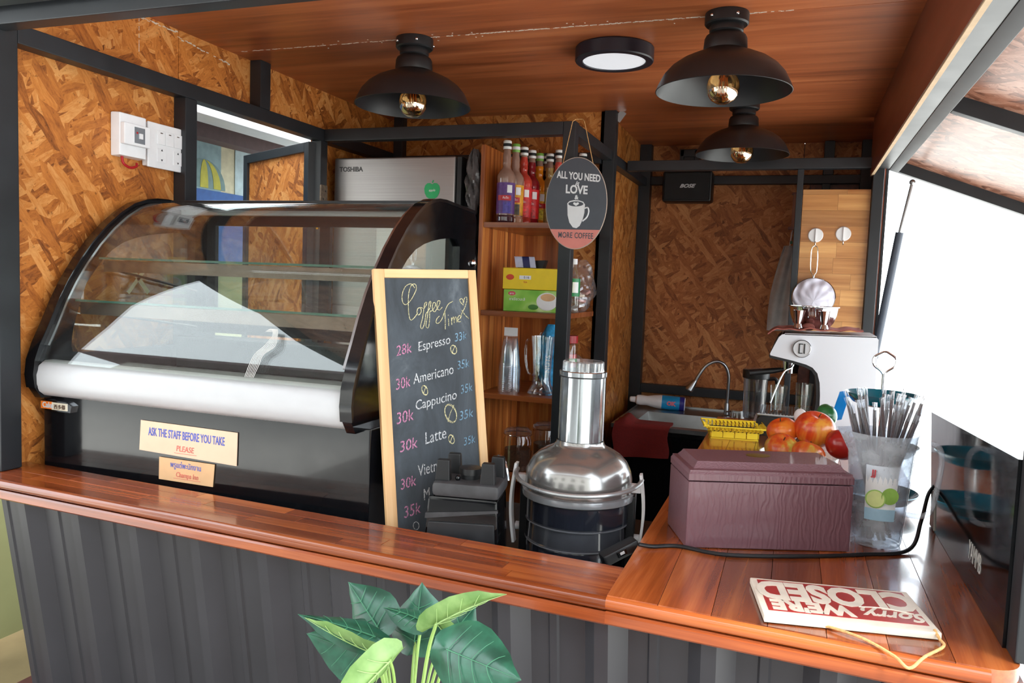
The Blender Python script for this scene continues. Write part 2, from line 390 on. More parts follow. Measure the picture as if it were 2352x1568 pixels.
# steel tubes of the kiosk
sf = setting('steel_frame', label='black square steel tubes of the kiosk frame')
T = .05
for a in ((-1.98, -1.93, 1.46, 1.52, .0005, CE), (-1.98, -1.93, 1.52, 3.58, 1.115, 1.165), (-1.98, -1.93, 2.50, 2.56, 1.165, CE),
          (-1.98, -1.93, 2.115, 2.17, -1.05, 1.115), (-1.98, -1.93, 2.905, 2.955, -1.05, 1.115), (-1.93, -.87, 2.925, 2.975, 1.115, 1.165),
          (-.87, -.82, 2.925, 2.975, -1.05, 1.165), (-.865, -.82, 2.975, 3.56, 1.115, 1.16), (-.865, -.81, 3.56, 3.615, -1.05, CE),
          (-.865, -.82, 3.615, 4.45, 1.11, 1.155), (-1.93, -1.88, 3.535, 3.583, -1.05, CE), (-1.88, -.87, 3.54, 3.583, 1.10, 1.15),
          (-.865, -.80, 4.44, 4.503, -1.05, CE), (-.80, .335, 4.455, 4.503, 1.12, 1.165), (-.80, .335, 4.455, 4.503, -.055, -.005),
          (.10, .15, 4.455, 4.503, 1.165, CE), (.28, .335, 4.44, 4.503, -1.05, CE), (.10, .14, 4.455, 4.5, -.005, 1.12),
          (-.81, .30, 3.85, 3.90, 1.11, 1.158), (-.022, .006, 3.86, 3.885, -1.05, 1.11), (.295, .34, 3.85, 3.90, -1.05, 1.158),
          (.302, .36, 1.45, 3.85, 1.105, 1.165), (.3455, .405, 1.340, 1.3925, .0038, CE), (-2.1, .43, 1.44, 1.49, 1.135, 1.19)):
    B('tube', 'steel', sf, *a, bev=.003)
MB().obox((-.80, 3.6, CE - .02), (.03, .003, .05), Euler((0, .6, .3)).to_matrix()).build('weld_plate', 'steelb', sf)

# lower corrugated front, leaning in towards its foot
FO = (-.28, 1.335); FA = math.radians(-2.75)          # corner of the two counters and the slight turn of the front
wf = setting('wall_front', (FO[0], FO[1], 0), FA, 'dark grey ribbed sheet under the counter, sloping inward to its foot')
lean = math.tan(math.radians(8.5))
def ribs(x0, x1):
    pts = []; k0 = math.floor((x0 + .02) / .191)
    x = x0; pts.append((x0, 0)); k = k0
    while True:
        c = k * .191 + .0
        seq = [(c - .052, 0), (c - .026, -.030), (c - .0, -.030), (c + .030, 0), (c + .066, 0), (c + .070, -.004), (c + .084, -.004), (c + .088, 0), (c + .112, 0)]
        for p in seq:
            if x0 < p[0] < x1: pts.append(p)
        k += 1
        if c > x1: break
    pts.append((x1, 0)); return pts
rp = ribs(-1.66, .66)
mb = MB()
ra = [mb.bm.verts.new((x, .045 + y, -.045)) for x, y in rp]; rb_ = [mb.bm.verts.new((x, .045 + y + lean * 1.03, -1.07)) for x, y in rp]
for i in range(len(rp) - 1): mb.bm.faces.new((ra[i], rb_[i], rb_[i + 1], ra[i + 1]))
mb.build('ribbed_sheet', 'corr', wf, ang=5)
wo = setting('wall_outer', label='ribbed outer sheet of the right side')
B('panel', 'corr', wo, .345, .36, 1.62, 4.5, -1.05, -.05)

# ---------------------------------------------------------------- front counter top
fc = thing('front_countertop', 'long glossy red-brown wooden ledge in front of the glass cake display', 'countertop', (FO[0], FO[1], 0), FA)
for r in range(4):
    x = -1.80; first = True
    while x < 0:
        L = random.uniform(.24, .46); x1 = min(0, x + L)
        if -x1 < .1: x1 = 0
        y0 = r * .039; B('stave', 'top_x', fc, x, x1 - .0006, y0, y0 + .0385, -.024, 0, bev=.0008 if r else .0)
        x = x1
# rounded nose and lower moulding
def nose(par, x0, x1, mat, z=0):
    pr = [(0, -.024 + z)] + [(-.010 * math.sin(PI * t / 8), -.012 - .012 * math.cos(PI * t / 8) + z) for t in range(9)][1:-1] + [(0, 0 + z)]
    MB().prism(pr, 'x', x0, x1).build('rounded_edge', mat, par)
    pr = [(-.004, -.026 + z), (-.008, -.030 + z), (-.008, -.046 + z), (-.004, -.050 + z), (.03, -.050 + z), (.03, -.026 + z)]
    MB().prism(pr, 'x', x0, x1).build('lower_moulding', mat, par)
nose(fc, -1.80, 0, 'top_x')
# ---------------------------------------------------------------- right counter top (staves run away from the viewer)
rc = thing('side_countertop', 'wide glossy brown stave counter holding the maroon box and closed sign', 'countertop', (FO[0], FO[1], 0), FA)
WX = .634; n = 7; y1 = 2.12
for i in range(n):
    x0 = i * WX / n; x1 = x0 + WX / n - .0006; ca, sa = math.cos(FA), math.sin(FA)
    tx0, tx1 = x0 - .02, x1 - .02
    yb = y1
    sh = .102                                          # the run of the counter follows the kiosk, the front edge is turned
    if i < n - 1: MB().hexa([(x0, 0, -.024), (x1, 0, -.024), (x1 - sh, yb, -.024), (x0 - sh, yb, -.024), (x0, 0, .003), (x1, 0, .003), (x1 - sh, yb, .003), (x0 - sh, yb, .003)], bev=.0008).build('stave', 'top_y', rc)
    else:
        r = .045; arc = [(x1 - r + r * math.sin(a * PI / 16), r - r * math.cos(a * PI / 16)) for a in range(9)]
        MB().prism([(x0, 0)] + arc + [(x1 - sh, yb), (x0 - sh, yb)], 'z', -.024, .003).build('stave', 'top_y', rc)
nose(rc, 0, WX - .045, 'top_x', .001)
r = .045
arc = [(WX - r + (r + .006) * math.sin(a * PI / 16), r - (r + .006) * math.cos(a * PI / 16)) for a in range(9)]
MB().tube([(x, y, -.038) for x, y in arc] + [(WX + .004, .12, -.038)], .011, 8).build('corner_moulding', 'top_x', rc)
# cabinets below
cb = thing('counter_cabinet', 'black cabinet carcass under the wide brown side counter', 'cabinet', (.03, 1.5, -1.05))
B('body', 'black', cb, -.27, .30, .16, 1.95, .0, 1.025); B('side_panel', 'dark', cb, -.278, -.27, .18, 1.95, .05, 1.0)
bn = thing('work_bench', 'low dark bench behind the front ledge carrying the cake display', 'bench', (-1.10, 1.53, -1.05))
B('bench_top', 'black', bn, -.83, .78, 0, .72, .89, .92, bev=.003); B('bench_body', 'black', bn, -.82, .77, .14, .70, 0, .89)
BZ = -.13
# ---------------------------------------------------------------- neighbour house seen through the left door opening
nb = setting('neighbour_house', label='neighbouring house with painted wall beyond the left opening')
NX = -3.1
cr = plain('mural_cream', (196, 190, 160), .8); te = plain('mural_teal', (134, 160, 164), .8); bl = plain('mural_blue', (56, 92, 150), .8)
pa = plain('mural_pale', (176, 196, 200), .8); ye = plain('mural_yellow', (176, 170, 66), .8); tg = plain('mural_grey_teal', (112, 136, 134), .8)
ev = plain('eave_brown', (92, 70, 70), .7); olv = plain('olive_wall', (122, 126, 86), .8, scale=3)
B('wall', cr, nb, NX - .2, NX, 1.9, 9, .6, 1.245); B('low_wall', olv, nb, NX - .2, NX, 1.0, 9, -1.07, .6)
B('painted_field', te, nb, NX, NX + .004, 1.9, 3.67, .97, 1.245); B('painted_field', pa, nb, NX, NX + .004, 3.79, 4.6, .6, 1.245)
B('blue_band', bl, nb, NX + .004, NX + .007, 1.9, 4.6, .6, .99)
mb = MB(); mb.prism([(3.53 + .175 * math.cos(a * PI / 16), 1.0 + .155 * math.sin(a * PI / 16)) for a in range(0, 17)], 'x', NX + .004, NX + .006); mb.build('balloon', tg, nb)
for a0, a1, nm in ((-.16, .2, 0), (.45, .78, 1)):
    L = [(3.53 + .175 * a0 * math.cos(t * PI / 20), 1.0 + .152 * math.sin(t * PI / 20)) for t in range(11)]
    Rr = [(3.53 + .175 * a1 * math.cos(t * PI / 20), 1.0 + .152 * math.sin(t * PI / 20)) for t in range(10, -1, -1)]
    MB().prism(L + Rr, 'x', NX + .006, NX + .0075).build('balloon_stripe', ye, nb)
B('eave_board', ev, nb, NX, NX + .12, 1.9, 9, 1.245, 1.33); B('eave_soffit', ev, nb, NX - .1, NX + .30, 1.9, 9, 1.335, 1.36)
B('white_gutter', 'white', nb, -2.82, -2.66, 1.9, 9, 1.275, 1.36, bev=.01); B('roof', ev, nb, -4.6, -2.75, 1.0, 9, 1.365, 1.45)
st = B('step', plain('dark_red_step', (86, 44, 44), .6), None, -2.62, -2.06, 1.2, 6, -1.07, -1.0); tag(st, 'dark red step beside the foot of the kiosk', kind='structure')
pv = B('porch', plain('brown_tile', (132, 116, 84), .6, scale=9), None, -3.1, -2.62, 1.0, 6, -1.09, -1.055); tag(pv, 'mottled brown porch floor below the olive wall', kind='structure')
# house across the street behind the viewer, shading and reflected in glossy surfaces
ha = setting('facade_across', label='pale house front across the street')
hw = plain('pale_render', (196, 192, 184), .8, scale=2); hd = plain('shop_opening', (52, 46, 44), .3)
B('wall', hw, ha, -11, 6, -6.4, -6, -1.07, 5.6); B('roof', ev, ha, -11.5, 6.5, -6.6, -5.2, 5.6, 5.8)
for k in range(5): B('window', hd, ha, -10 + k * 3.1, -8.8 + k * 3.1, -6.01, -5.97, 2.5, 4.0)
for k in range(4): B('opening', hd, ha, -7.6 + k * 3.1, -5.9 + k * 3.1, -6.01, -5.97, -1.0, 1.5, label=None)
# ---------------------------------------------------------------- door leaf swung outward
dr = setting('door_1', (-1.965, 2.895, 0), math.atan2(.32, -.6), 'strand board door leaf in a black steel frame, swung outward')
dz0, dz1, DW = -1.02, 1.107, .66
B('panel', 'osb_y2', dr, .035, DW - .03, -.006, .006, dz0 + .03, dz1 - .03)
for a in ((.0, .04, -.02, .02, dz0, dz1), (DW - .04, DW, -.02, .02, dz0, dz1), (.04, DW - .04, -.02, .02, dz1 - .04, dz1), (.04, DW - .04, -.02, .02, dz0, dz0 + .04)): B('frame', 'steel', dr, *a, bev=.002)
hg = plain('rusty_zinc', (120, 104, 88), .6, .5, var=.35, scale=90)
mb = MB().box(-1.936, -1.926, 2.905, 2.955, .74, .93, bev=.003)
o = mb.build('hinge_plate', hg, sf, label='rust stained drilled hinge plate')
mb = MB()
for k in range(5): mb.cyl((-1.927, 2.93 + .008 * (-1) ** k, .765 + .035 * k), (-1.9245, 2.93 + .008 * (-1) ** k, .765 + .035 * k), .004, n=8)
mb.build('hinge_holes', 'black', sf)
MB().tube([(-1.94, 2.90, .74), (-1.94, 2.90, .80)], .006, 10).build('hinge_pin', plain('brass', (190, 130, 50), .3, 1), sf)
# ---------------------------------------------------------------- side flap and front flap (awning shutters)
af = thing('side_awning', 'raised strand board awning flap in a steel frame along the right side', 'awning', (.375, 0, 1.15), 0, rot=(0, math.radians(20.5), 0))
FL = .75
for y0, y1 in ((1.07, 2.62), (2.62, 3.87)): B('panel', 'osb_f', af, .006, FL - .006, y0, y1, -.005, .005)
for a in ((0, .04, 1.06, 3.88, -.05, .0), (FL - .04, FL, 1.06, 3.88, -.05, 0), (.04, FL - .04, 3.84, 3.88, -.05, 0), (.04, FL - .04, 2.60, 2.64, -.05, 0), (.04, FL - .04, 1.06, 1.10, -.05, 0)): B('frame_tube', 'steel', af, *a, bev=.002)
for y in (1.8, 2.65, 3.55):
    MB().cyl((-.012, y, -.005), (-.012, y + .07, -.005), .009, n=10).cyl((-.012, y + .0705, -.005), (-.012, y + .14, -.005), .0085, n=10).build('hinge', 'steel', af)
ff = thing('front_awning', 'raised front awning flap above the counter, seen only at its edge', 'awning', (0, 1.44, 1.215), 0, rot=(math.radians(-17), 0, 0))
B('panel', 'osb_f', ff, -2.1, .42, -1.38, -.03, -.005, .005)
for a in ((-2.12, .44, -.045, -.005, -.05, 0), (-2.12, .44, -1.40, -1.36, -.05, 0), (-2.12, -2.08, -1.36, -.045, -.05, 0), (.40, .44, -1.36, -.045, -.05, 0)): B('frame_tube', 'steel', ff, *a, bev=.002)
gs = thing('gas_strut', 'gas strut holding up the side awning by the bright opening', 'strut', (0, 0, 0))
p0, p1, p2 = Vector((.452, 3.845, 1.045)), Vector((.417, 3.85, .825)), Vector((.352, 3.87, .252))
MB().cyl(p0, p1, .007, n=12).build('rod', 'steelb', gs); MB().cyl(p1 + (p1 - p0).normalized() * -.002, p2, .017, n=16).build('cylinder', plain('strut_paint', (64, 72, 86), .3), gs)
MB().ball(p0, .013).build('ball_joint', 'steelb', gs, label='metal end joint'); MB().obox(p2, (.03, .03, .03), bev=.004).build('mount', 'steelb', gs)
# ---------------------------------------------------------------- hook panel
hp = thing('hook_panel', 'warm wooden stave panel with two white hooks behind the coffee machine', 'panel', (0, 3.9, 0))
z = .35; k = 0
while z < 1.02:
    z1 = min(1.02, z + .072); x = .008
    while x < .294:
        x1 = min(.294, x + random.uniform(.12, .29)); x1 = .294 if .294 - x1 < .05 else x1
        B('stave', 'board_b', hp, x, x1 - .0006, -.018, 0, z, z1 - .0006); x = x1
    z = z1
def hook(x, z, lab):
    t = thing('adhesive_hook', lab, 'hook', (x, 3.882, z), 0, 'round white adhesive hooks')
    m4 = Matrix.Rotation(PI / 2, 4, 'X')
    MB().lathe([(0, 0), (.032, 0), (.033, .003), (.030, .007), (0, .0085)], 28, M4=m4).build('disc', 'white', t)
    MB().obox((0, -.011, 0), (.004, .008, .056), bev=.001).build('rib', 'white', t)
    MB().tube(spline([(0, -.010, -.028), (0, -.012, -.042), (0, -.020, -.050), (0, -.027, -.044), (0, -.028, -.038)]), .0026, 8).build('prong', 'chrome', t)
hook(.073, .812, 'left round white adhesive hook, with the cloth filter hanging from it'); hook(.190, .82, 'right round white adhesive hook, empty')
cf = thing('cloth_filter', 'white cloth coffee filter on a wire ring hanging from the left hook', 'coffee filter', (.073, 3.855, .765))
cfm = plain('white_cotton', (214, 212, 226), .9, var=.05)
w1 = spline([(.0, 0, 0), (-.013, 0, -.02), (-.012, 0, -.11), (-.002, 0, -.135), (.003, 0, -.155)]); w2 = spline([(.0, 0, 0), (.013, 0, -.02), (.015, 0, -.11), (.006, 0, -.135), (.003, 0, -.155)])
MB().tube(w1, .0022, 8).tube(w2, .0022, 8).build('wire_handle', 'chrome', cf)
MB().tube([(.008 + .092 * math.cos(a * PI / 20), 0, -.235 + .085 * math.sin(a * PI / 20)) for a in range(40)], .003, 6, closed=True).build('wire_ring', 'chrome', cf)
def bag(u, v):
    a = u * 2 * PI; r = .09 * math.sqrt(v) if v < 1 else .09
    wr = .006 * math.sin(5 * a + 9 * v) * v + .004 * math.sin(11 * a) * v
    return (.008 + r * math.cos(a), -.012 - .03 * (1 - v) ** 1.2 + wr, -.235 + r * .94 * math.sin(a) - (.02 * (1 - v)))
MB().sheet(bag, 60, 12, .001).build('cloth_bag', cfm, cf, ang=80)
# ---------------------------------------------------------------- black glossy panel on the right end of the counter, cable
bp = thing('black_panel', 'glossy black upright panel standing on the right edge of the counter', 'panel', (.341, 0, 0))
MB().prism([(1.425, .004), (2.083, .004), (2.29, .256), (1.425, .302)] if False else [(1.394, .004), (2.083, .004), (2.20, .262), (1.394, .305)], 'x', 0, .011).build('panel', 'blackg', bp)
o = MB().prism([(2.03, .006), (2.085, .006), (2.085, .085), (2.05, .07)], 'x', -.003, 0).build('pale_corner', plain('bare_aluminium', (150, 142, 134), .4, .6), bp, label='worn bare corner')
txt('lettering', 'YAMMB', .05, plain('logo_white', (190, 188, 182), .5), bp, (-.0006, 1.62, .075), (0, -1, 0), (0, .0, 1), sx=.62, ext=.0003)
cab = thing('power_cord', 'thin black cord running across the counter past the maroon box', 'cord', (0, 0, 0))
MB().tube(spline([(-.275, 1.605, .012), (-.247, 1.619, .0075), (-.197, 1.645, .0075), (-.10, 1.635, .0075), (.054, 1.700, .0075), (.165, 1.765, .0075), (.262, 1.835, .010), (.300, 1.955, .045), (.325, 2.05, .085), (.349, 2.11, .10)], 8), .0042, 10).build('cord', 'black', cab)
ad = thing('inline_switch', 'black inline power switch block resting between juicer and counter edge', 'switch', (-.318, 1.62, -.014), math.radians(35), rot=(0, math.radians(-24), math.radians(35)))
MB().obox((0, 0, 0), (.085, .034, .026), bev=.006).build('housing', 'black', ad); MB().obox((.0, -.018, .002), (.022, .003, .014), bev=.001).build('rocker', 'blackg', ad)
MB().obox((.0, -.0197, .003), (.010, .001, .006)).build('mark', 'silver', ad)
# ---------------------------------------------------------------- closed sign lying upside down
cs = thing('closed_sign', 'red and cream closed sign lying upside down on the counter corner', 'sign', (.104, 1.440, .0045), math.radians(10.5))
crm = plain('cream_paint', (232, 222, 206), .45); rdm = plain('worn_red_paint', (168, 52, 50), .4, var=.12, scale=40)
MB().box(-.137, .137, -.086, .086, 0, .012, bev=.002).build('board', crm, cs)
B('red_field', rdm, cs, -.126, .126, -.062, .077, .012, .0126)
R_, U_ = (-1, 0, 0), (0, -1, 0)
txt('lettering', 'CLOSED', .108, crm, cs, (0, .034, .0129), R_, U_, bold=.005, sx=.66)
txt('lettering', "WE'RE", .056, crm, cs, (-.052, -.033, .0129), R_, U_, bold=.003, sx=.82)
txt('script', 'Sorry,', .05, crm, cs, (.082, -.034, .0129), R_, U_, bold=.0012, shear=.4, sx=.85)
MB().tube(spline([(.115, -.022, .0135), (.07, -.008, .0135), (.03, -.012, .0135)]), .0012, 6).build('swash', crm, cs)
tw = plain('jute_twine', (206, 160, 104), .9, var=.25, scale=200)
MB().tube(spline([(-.055, -.075, -.0), (-.03, -.09, .004), (.01, -.12, .004), (.045, -.155, -.003), (.062, -.172, -.012), (.09, -.15, -.002), (.128, -.118, .004), (.130, -.095, .006), (.128, -.078, .013)]), .0024, 7).build('twine', tw, cs)
# ---------------------------------------------------------------- maroon box
mx = thing('maroon_box', 'maroon leatherette lidded chest with a gold oval emblem on the counter', 'box', (-.185, 1.652, .004), math.radians(21.5))
mrn = NT('maroon_leatherette'); mz = mrn.n('ShaderNodeTexWave', {'Vector': mrn.obj((3.2, 30, 1.2)), 'Scale': 9, 'Distortion': 12, 'Detail': 3, 'Detail Scale': 1.4})
mrn.setp(Base_Color=srgb(114, 78, 86), Roughness=.36, Coat_Weight=.15); mrn.bump(mz.outputs[0], .35, .0015)
W_, D_, H_ = .352, .165, .182
MB().box(0, W_, 0, D_, 0, .142, bev=.003).build('case', mrn.m, mx)
lidp = [(0, .1445), (.0, .158), (.003, .1625), (.003, .166), (.012, .168), (.018, .175), (.022, .1815)]
mb = MB(); rings = []
for o_, z_ in lidp:
    rings.append([mb.bm.verts.new(p) for p in ((o_, o_, z_), (W_ - o_, o_, z_), (W_ - o_, D_ - o_, z_), (o_, D_ - o_, z_))])
mb.loft(rings, True, True).build('lid', mrn.m, mx, ang=20)
MB().lathe([(0, 0), (.026, 0), (.027, .0015), (0, .0022)], 28, M4=Matrix.Translation((W_ * .5, D_ * .55, .1815)) @ Matrix.Scale(.62, 4, (0, 1, 0))).build('emblem', plain('old_gold', (150, 128, 60), .4, .7, scale=250), mx, label='oval worn golden emblem')
# ---------------------------------------------------------------- jug of straws
jg = thing('plastic_jug', 'frosted plastic measuring jug with lime picture label, full of straws', 'jug', (.20, 1.885, .0045), math.radians(-8))
mb = MB(); n = 40; rings = []
for z_, r_ in ((.004, .049), (0, .051), (.006, .053), (.10, .060), (.20, .067), (.236, .071), (.247, .074), (.244, .0715), (.2, .0645), (.1, .0575), (.01, .050), (.006, .0)):
    vs = []
    for i in range(n):
        a = 2 * PI * i / n; e = max(0, z_ - .2) / .047
        d = (a - PI + PI) % (2 * PI) - PI
        sp = .022 * e * math.exp(-(((a - PI * 1.02) / .22) ** 2)) if r_ > .01 else 0
        vs.append(mb.bm.verts.new(((max(r_, 1e-4) + sp) * math.cos(a), (max(r_, 1e-4) + sp) * math.sin(a), z_)))
    rings.append(vs)
mb.loft(rings, False, True).build('body', 'frost', jg, ang=50)
MB().tube(spline([(.068, .0, .225), (.10, .0, .232), (.117, 0, .21), (.115, 0, .15), (.105, 0, .09), (.088, 0, .072), (.056, 0, .070)]), .006, 8, up=(0, 1, 0)).build('handle', 'frost', jg)
def lab(r0, r1, z0, z1, a0, a1, mat, nm, par, off=.0008, n=14):
    def f(u, v):
        a = a0 + (a1 - a0) * u; z = z0 + (z1 - z0) * v; r = r0 + (r1 - r0) * v + off
        return (r * math.cos(a), r * math.sin(a), z)
    return MB().sheet(f, n, 2, .0003).build(nm, mat, par)
A0, A1 = math.radians(-112), math.radians(-52)
lw_ = plain('label_white', (240, 242, 244), .4, var=.02); lbl = plain('label_sky', (176, 214, 236), .4); lime = plain('lime_green', (150, 192, 90), .4, var=.2); limi = plain('lime_flesh', (216, 226, 150), .4)
lj = lab(.0575, .0645, .062, .182, A0, A1, lw_, 'label', jg); lab(.0573, .0592, .062, .088, A0, A1, lbl, 'label_band', jg, .0012)
def onjug(a, z, dr=.0015): r = .053 + (z / .236) * .0175 + dr; return Vector((r * math.cos(a), r * math.sin(a), z))
def disc_on(a, z, r, mat, nm, par, dr=.0016, sx=1):
    nrm = Vector((math.cos(a), math.sin(a), 0)); t = Vector((-math.sin(a), math.cos(a), 0)); c = onjug(a, z, dr)
    m4 = Matrix((t * sx, Vector((0, 0, 1)), nrm)).transposed().to_4x4(); m4.translation = c
    return MB().lathe([(0, .0008), (r, .0), (r, -.0006)], 22, M4=m4).build(nm, mat, par)
disc_on(math.radians(-66), .118, .018, lime, 'lime_picture', jg); disc_on(math.radians(-92), .110, .020, lime, 'lime_picture', jg, .0020); disc_on(math.radians(-92), .110, .0175, limi, 'lime_slice', jg, .0028)
a = math.radians(-92); txt('label_mark', 'JJ', .018, plain('label_red', (196, 60, 70), .5), jg, onjug(math.radians(-97), .166, .002), (-math.sin(a), math.cos(a), 0), (0, 0, 1), bold=.0006)
sm = plain('dark_brown_straw', (64, 44, 44), .35, bump=0); rs = random.Random(4)
L0 = 'thin dark brown straw in a clear wrapper, standing in the jug'
t0 = None
for k in range(44):
    a = rs.uniform(0, 2 * PI); rb = .036 * math.sqrt(rs.random()); rt = .030 + .034 * rs.random(); a2 = a + rs.uniform(-.6, .6)
    top = .312 + rs.uniform(-.03, .022)
    p0 = Vector((rb * math.cos(a + 2.4), rb * math.sin(a + 2.4), .008)); p1 = Vector((rt * math.cos(a2) * .98, rt * math.sin(a2) * .98, .244))
    dd = (p1 - p0).normalized(); q = Vector((0, 0, 1)).rotation_difference(dd)
    if t0 is None:
        t0 = thing('wrapped_straw', L0, 'straw', group='wrapped straws in the plastic jug')
        MB().cyl((0, 0, .0), (0, 0, .284), .0031, n=8).build('straw', sm, t0)
        def wrp(u, v):
            z_ = -.004 + .306 * v; cr = max(0, (v - .86) / .14); r_ = .0046 * (1 - .3 * cr) + .0030 * cr * math.sin(5 * u * 2 * PI + 30 * v)
            return (r_ * math.cos(u * 2 * PI), r_ * math.sin(u * 2 * PI), z_)
        MB().sheet(wrp, 10, 16).build('wrapper', 'filmwrap', t0, ang=60)
        o = t0
    else: o = copy_tree(t0)
    m = jg.matrix_basis
    o.location = Vector((.20, 1.885, .0045)) + p0 + dd * max(0, (top - .29)); o.rotation_euler = q.to_euler()
# ---------------------------------------------------------------- cake display case
dc = thing('cake_display_case', 'large black curved-glass refrigerated cake display with white front band', 'display case', (0, 0, BZ))
DX0, DX1 = -1.925, -.945
zz = lambda z: z - BZ
B('body', 'dark', dc, -1.93, -.905, 1.585, 2.23, 0, zz(.195), bev=.004)
prof = [(1.565, .185), (1.545, .215), (1.540, .25), (1.545, .29), (1.562, .335), (1.59, .39), (1.618, .45), (1.652, .51), (1.69, .565), (1.735, .62), (1.785, .67), (1.835, .71), (1.885, .741), (1.935, .758), (1.975, .765), (2.02, .7665), (2.225, .756), (2.245, .74), (2.245, .195), (1.6, .185)]
prof = [(y, zz(z)) for y, z in prof]
inn = [(1.665, .30), (1.655, .305), (1.65, .32), (1.655, .345), (1.668, .375), (1.69, .42), (1.715, .465), (1.745, .51), (1.78, .553), (1.82, .592), (1.86, .625), (1.905, .653), (1.955, .672), (2.00, .683), (2.05, .687), (2.14, .683), (2.155, .68), (2.165, .665), (2.165, .31), (2.15, .30)]
inn = [(1.69, .30), (1.665, .305), (1.66, .32), (1.662, .345), (1.668, .375), (1.679, .41), (1.693, .455), (1.712, .50), (1.74, .535), (1.768, .568), (1.80, .596), (1.843, .622), (1.892, .639), (1.94, .650), (1.99, .658), (2.06, .666), (2.105, .665), (2.128, .645), (2.130, .31), (2.115, .30)]
inn = [(y, zz(z)) for y, z in inn]
for x0, x1, nm in ((DX0 - .012, DX0 + .012, 'side_panel'), (DX1 - .012, DX1 + .012, 'side_panel')):
    MB().frame(prof, inn, 'x', x0, x1).build(nm, 'blackg', dc)
    MB().prism(inn, 'x', (x0 + x1) / 2 - .002, (x0 + x1) / 2 + .002).build('side_window', 'glass', dc)
def offs(pts, d):
    out = []
    for i, p in enumerate(pts):
        a = Vector(pts[max(0, i - 1)]); b = Vector(pts[min(len(pts) - 1, i + 1)]); t = (b - a).normalized(); out.append((p[0] + t.y * d, p[1] - t.x * d))
    return out
arc_ = [p for p in prof[2:16]]
ao = offs(arc_, -.004)
# front edge trims on both sides and the curved pane
def strip(pts, x0, x1, d0, d1): 
    A_ = offs(pts, d0); B_ = offs(pts, d1)
    m = MB()
    L = [[m.bm.verts.new((x, y, z)) for x, (y, z) in ((x0, a), (x1, a), (x1, b), (x0, b))] for a, b in zip(A_, B_)]
    return m.loft(L, True, True)
edge = prof[1:17]
strip(edge, DX0 - .016, DX0 + .016, -.003, .010).build('edge_trim', 'dark', dc); strip(edge, DX1 - .016, DX1 + .016, -.003, .006).build('edge_trim', 'dark', dc)
strip(prof[4:15], DX0 + .014, DX0 + .030, .010, .016).build('inner_trim', 'steelb', dc, label='brushed metal trim inside left edge')
strip(prof[4:16], DX1 - .026, DX1 - .014, .002, .008).build('inner_trim', 'steelb', dc, label='brushed metal trim inside right edge')
pane = [p for p in prof[3:16]]
strip(pane, DX0 + .014, DX1 - .014, .010, .0145).build('curved_pane', 'caseglass', dc, ang=60)
band = [(1.572, zz(.192)), (1.556, zz(.205)), (1.548, zz(.225)), (1.547, zz(.25)), (1.556, zz(.275)), (1.575, zz(.288)), (1.60, zz(.288)), (1.60, zz(.192))]
MB().prism(band, 'x', DX0 + .014, DX1 - .014).build('front_band', 'silver', dc, ang=50)
B('top_rail', 'black', dc, DX0, DX1, 2.03, 2.24, zz(.742), zz(.768), bev=.003)
B('lamp_strip', 'silver', dc, DX0 + .03, DX1 - .03, 2.06, 2.09, zz(.725), zz(.74))
for y1_, z_ in ((1.735, .568), (1.655, .448)):
    sh = MB().box(DX0 + .035, DX1 - .02, y1_, 2.12, zz(z_), zz(z_ + .006)).build('glass_shelf', 'glass', dc)
    B('front_edge', 'glassedge', sh, DX0 + .035, DX1 - .02, y1_ - .002, y1_, zz(z_), zz(z_ + .006), label='greenish polished glass edge')
    B('shelf_rail', 'alu', sh, DX0 + .04, DX1 - .025, y1_ + .01, y1_ + .022, zz(z_ - .035), zz(z_ - .002))
    for x in (DX0 + .04, DX1 - .03): MB().tube([(x, y1_ + .01, zz(z_ - .012)), (x, y1_ + .05, zz(z_ - .03)), (x, 2.12, zz(z_ - .09))], .004, 8).build('bracket', 'chrome', sh)
dkm = plain('case_deck_grey', (66, 74, 76), .4, .3)
B('deck', dkm, dc, DX0 + .03, DX1 - .03, 1.61, 2.14, zz(.225), zz(.228)); 
mb = MB()
for k in range(85):
    x = DX0 + .04 + k * .0107; mb.obox((x, 1.73, zz(.2335)), (.0045, .21, .003), Euler((0, 0, .35)).to_matrix())
o = mb.build('deck_grille', 'alu', dc); o['kind'] = 'stuff'
B('back_sill', dkm, dc, DX0 + .02, DX1 - .02, 2.05, 2.16, zz(.23), zz(.33), bev=.004); 
mb = MB()
for k in range(70): mb.cyl((DX0 + .06 + k * .0127, 2.0495, zz(.318)), (DX0 + .06 + k * .0127, 2.0485, zz(.318)), .0025, n=6)
o = mb.build('vent_holes', 'black', dc); o['kind'] = 'stuff'
for x0, x1, y in ((DX0 + .02, -1.42, 2.20), (-1.44, DX1 - .02, 2.18)):
    a_, b_ = zz(.335), zz(.735)
    d_ = MB().frame([(x0, a_), (x1, a_), (x1, b_), (x0, b_)], [(x0 + .035, a_ + .035), (x1 - .035, a_ + .035), (x1 - .035, b_ - .035), (x0 + .035, b_ - .035)], 'y', y - .008, y + .008).build('rear_door', 'black', dc)
    B('pane', 'glass', d_, x0 + .035, x1 - .035, y - .002, y + .002, a_ + .035, b_ - .035)
MB().lathe([(0, 0), (.011, 0), (.012, .004), (.008, .010), (0, .012)], 20, M4=Matrix.Translation((DX1 + .012, 2.225, zz(.60))) @ Matrix.Rotation(PI / 2, 4, 'Y')).build('lock', 'chrome', dc)
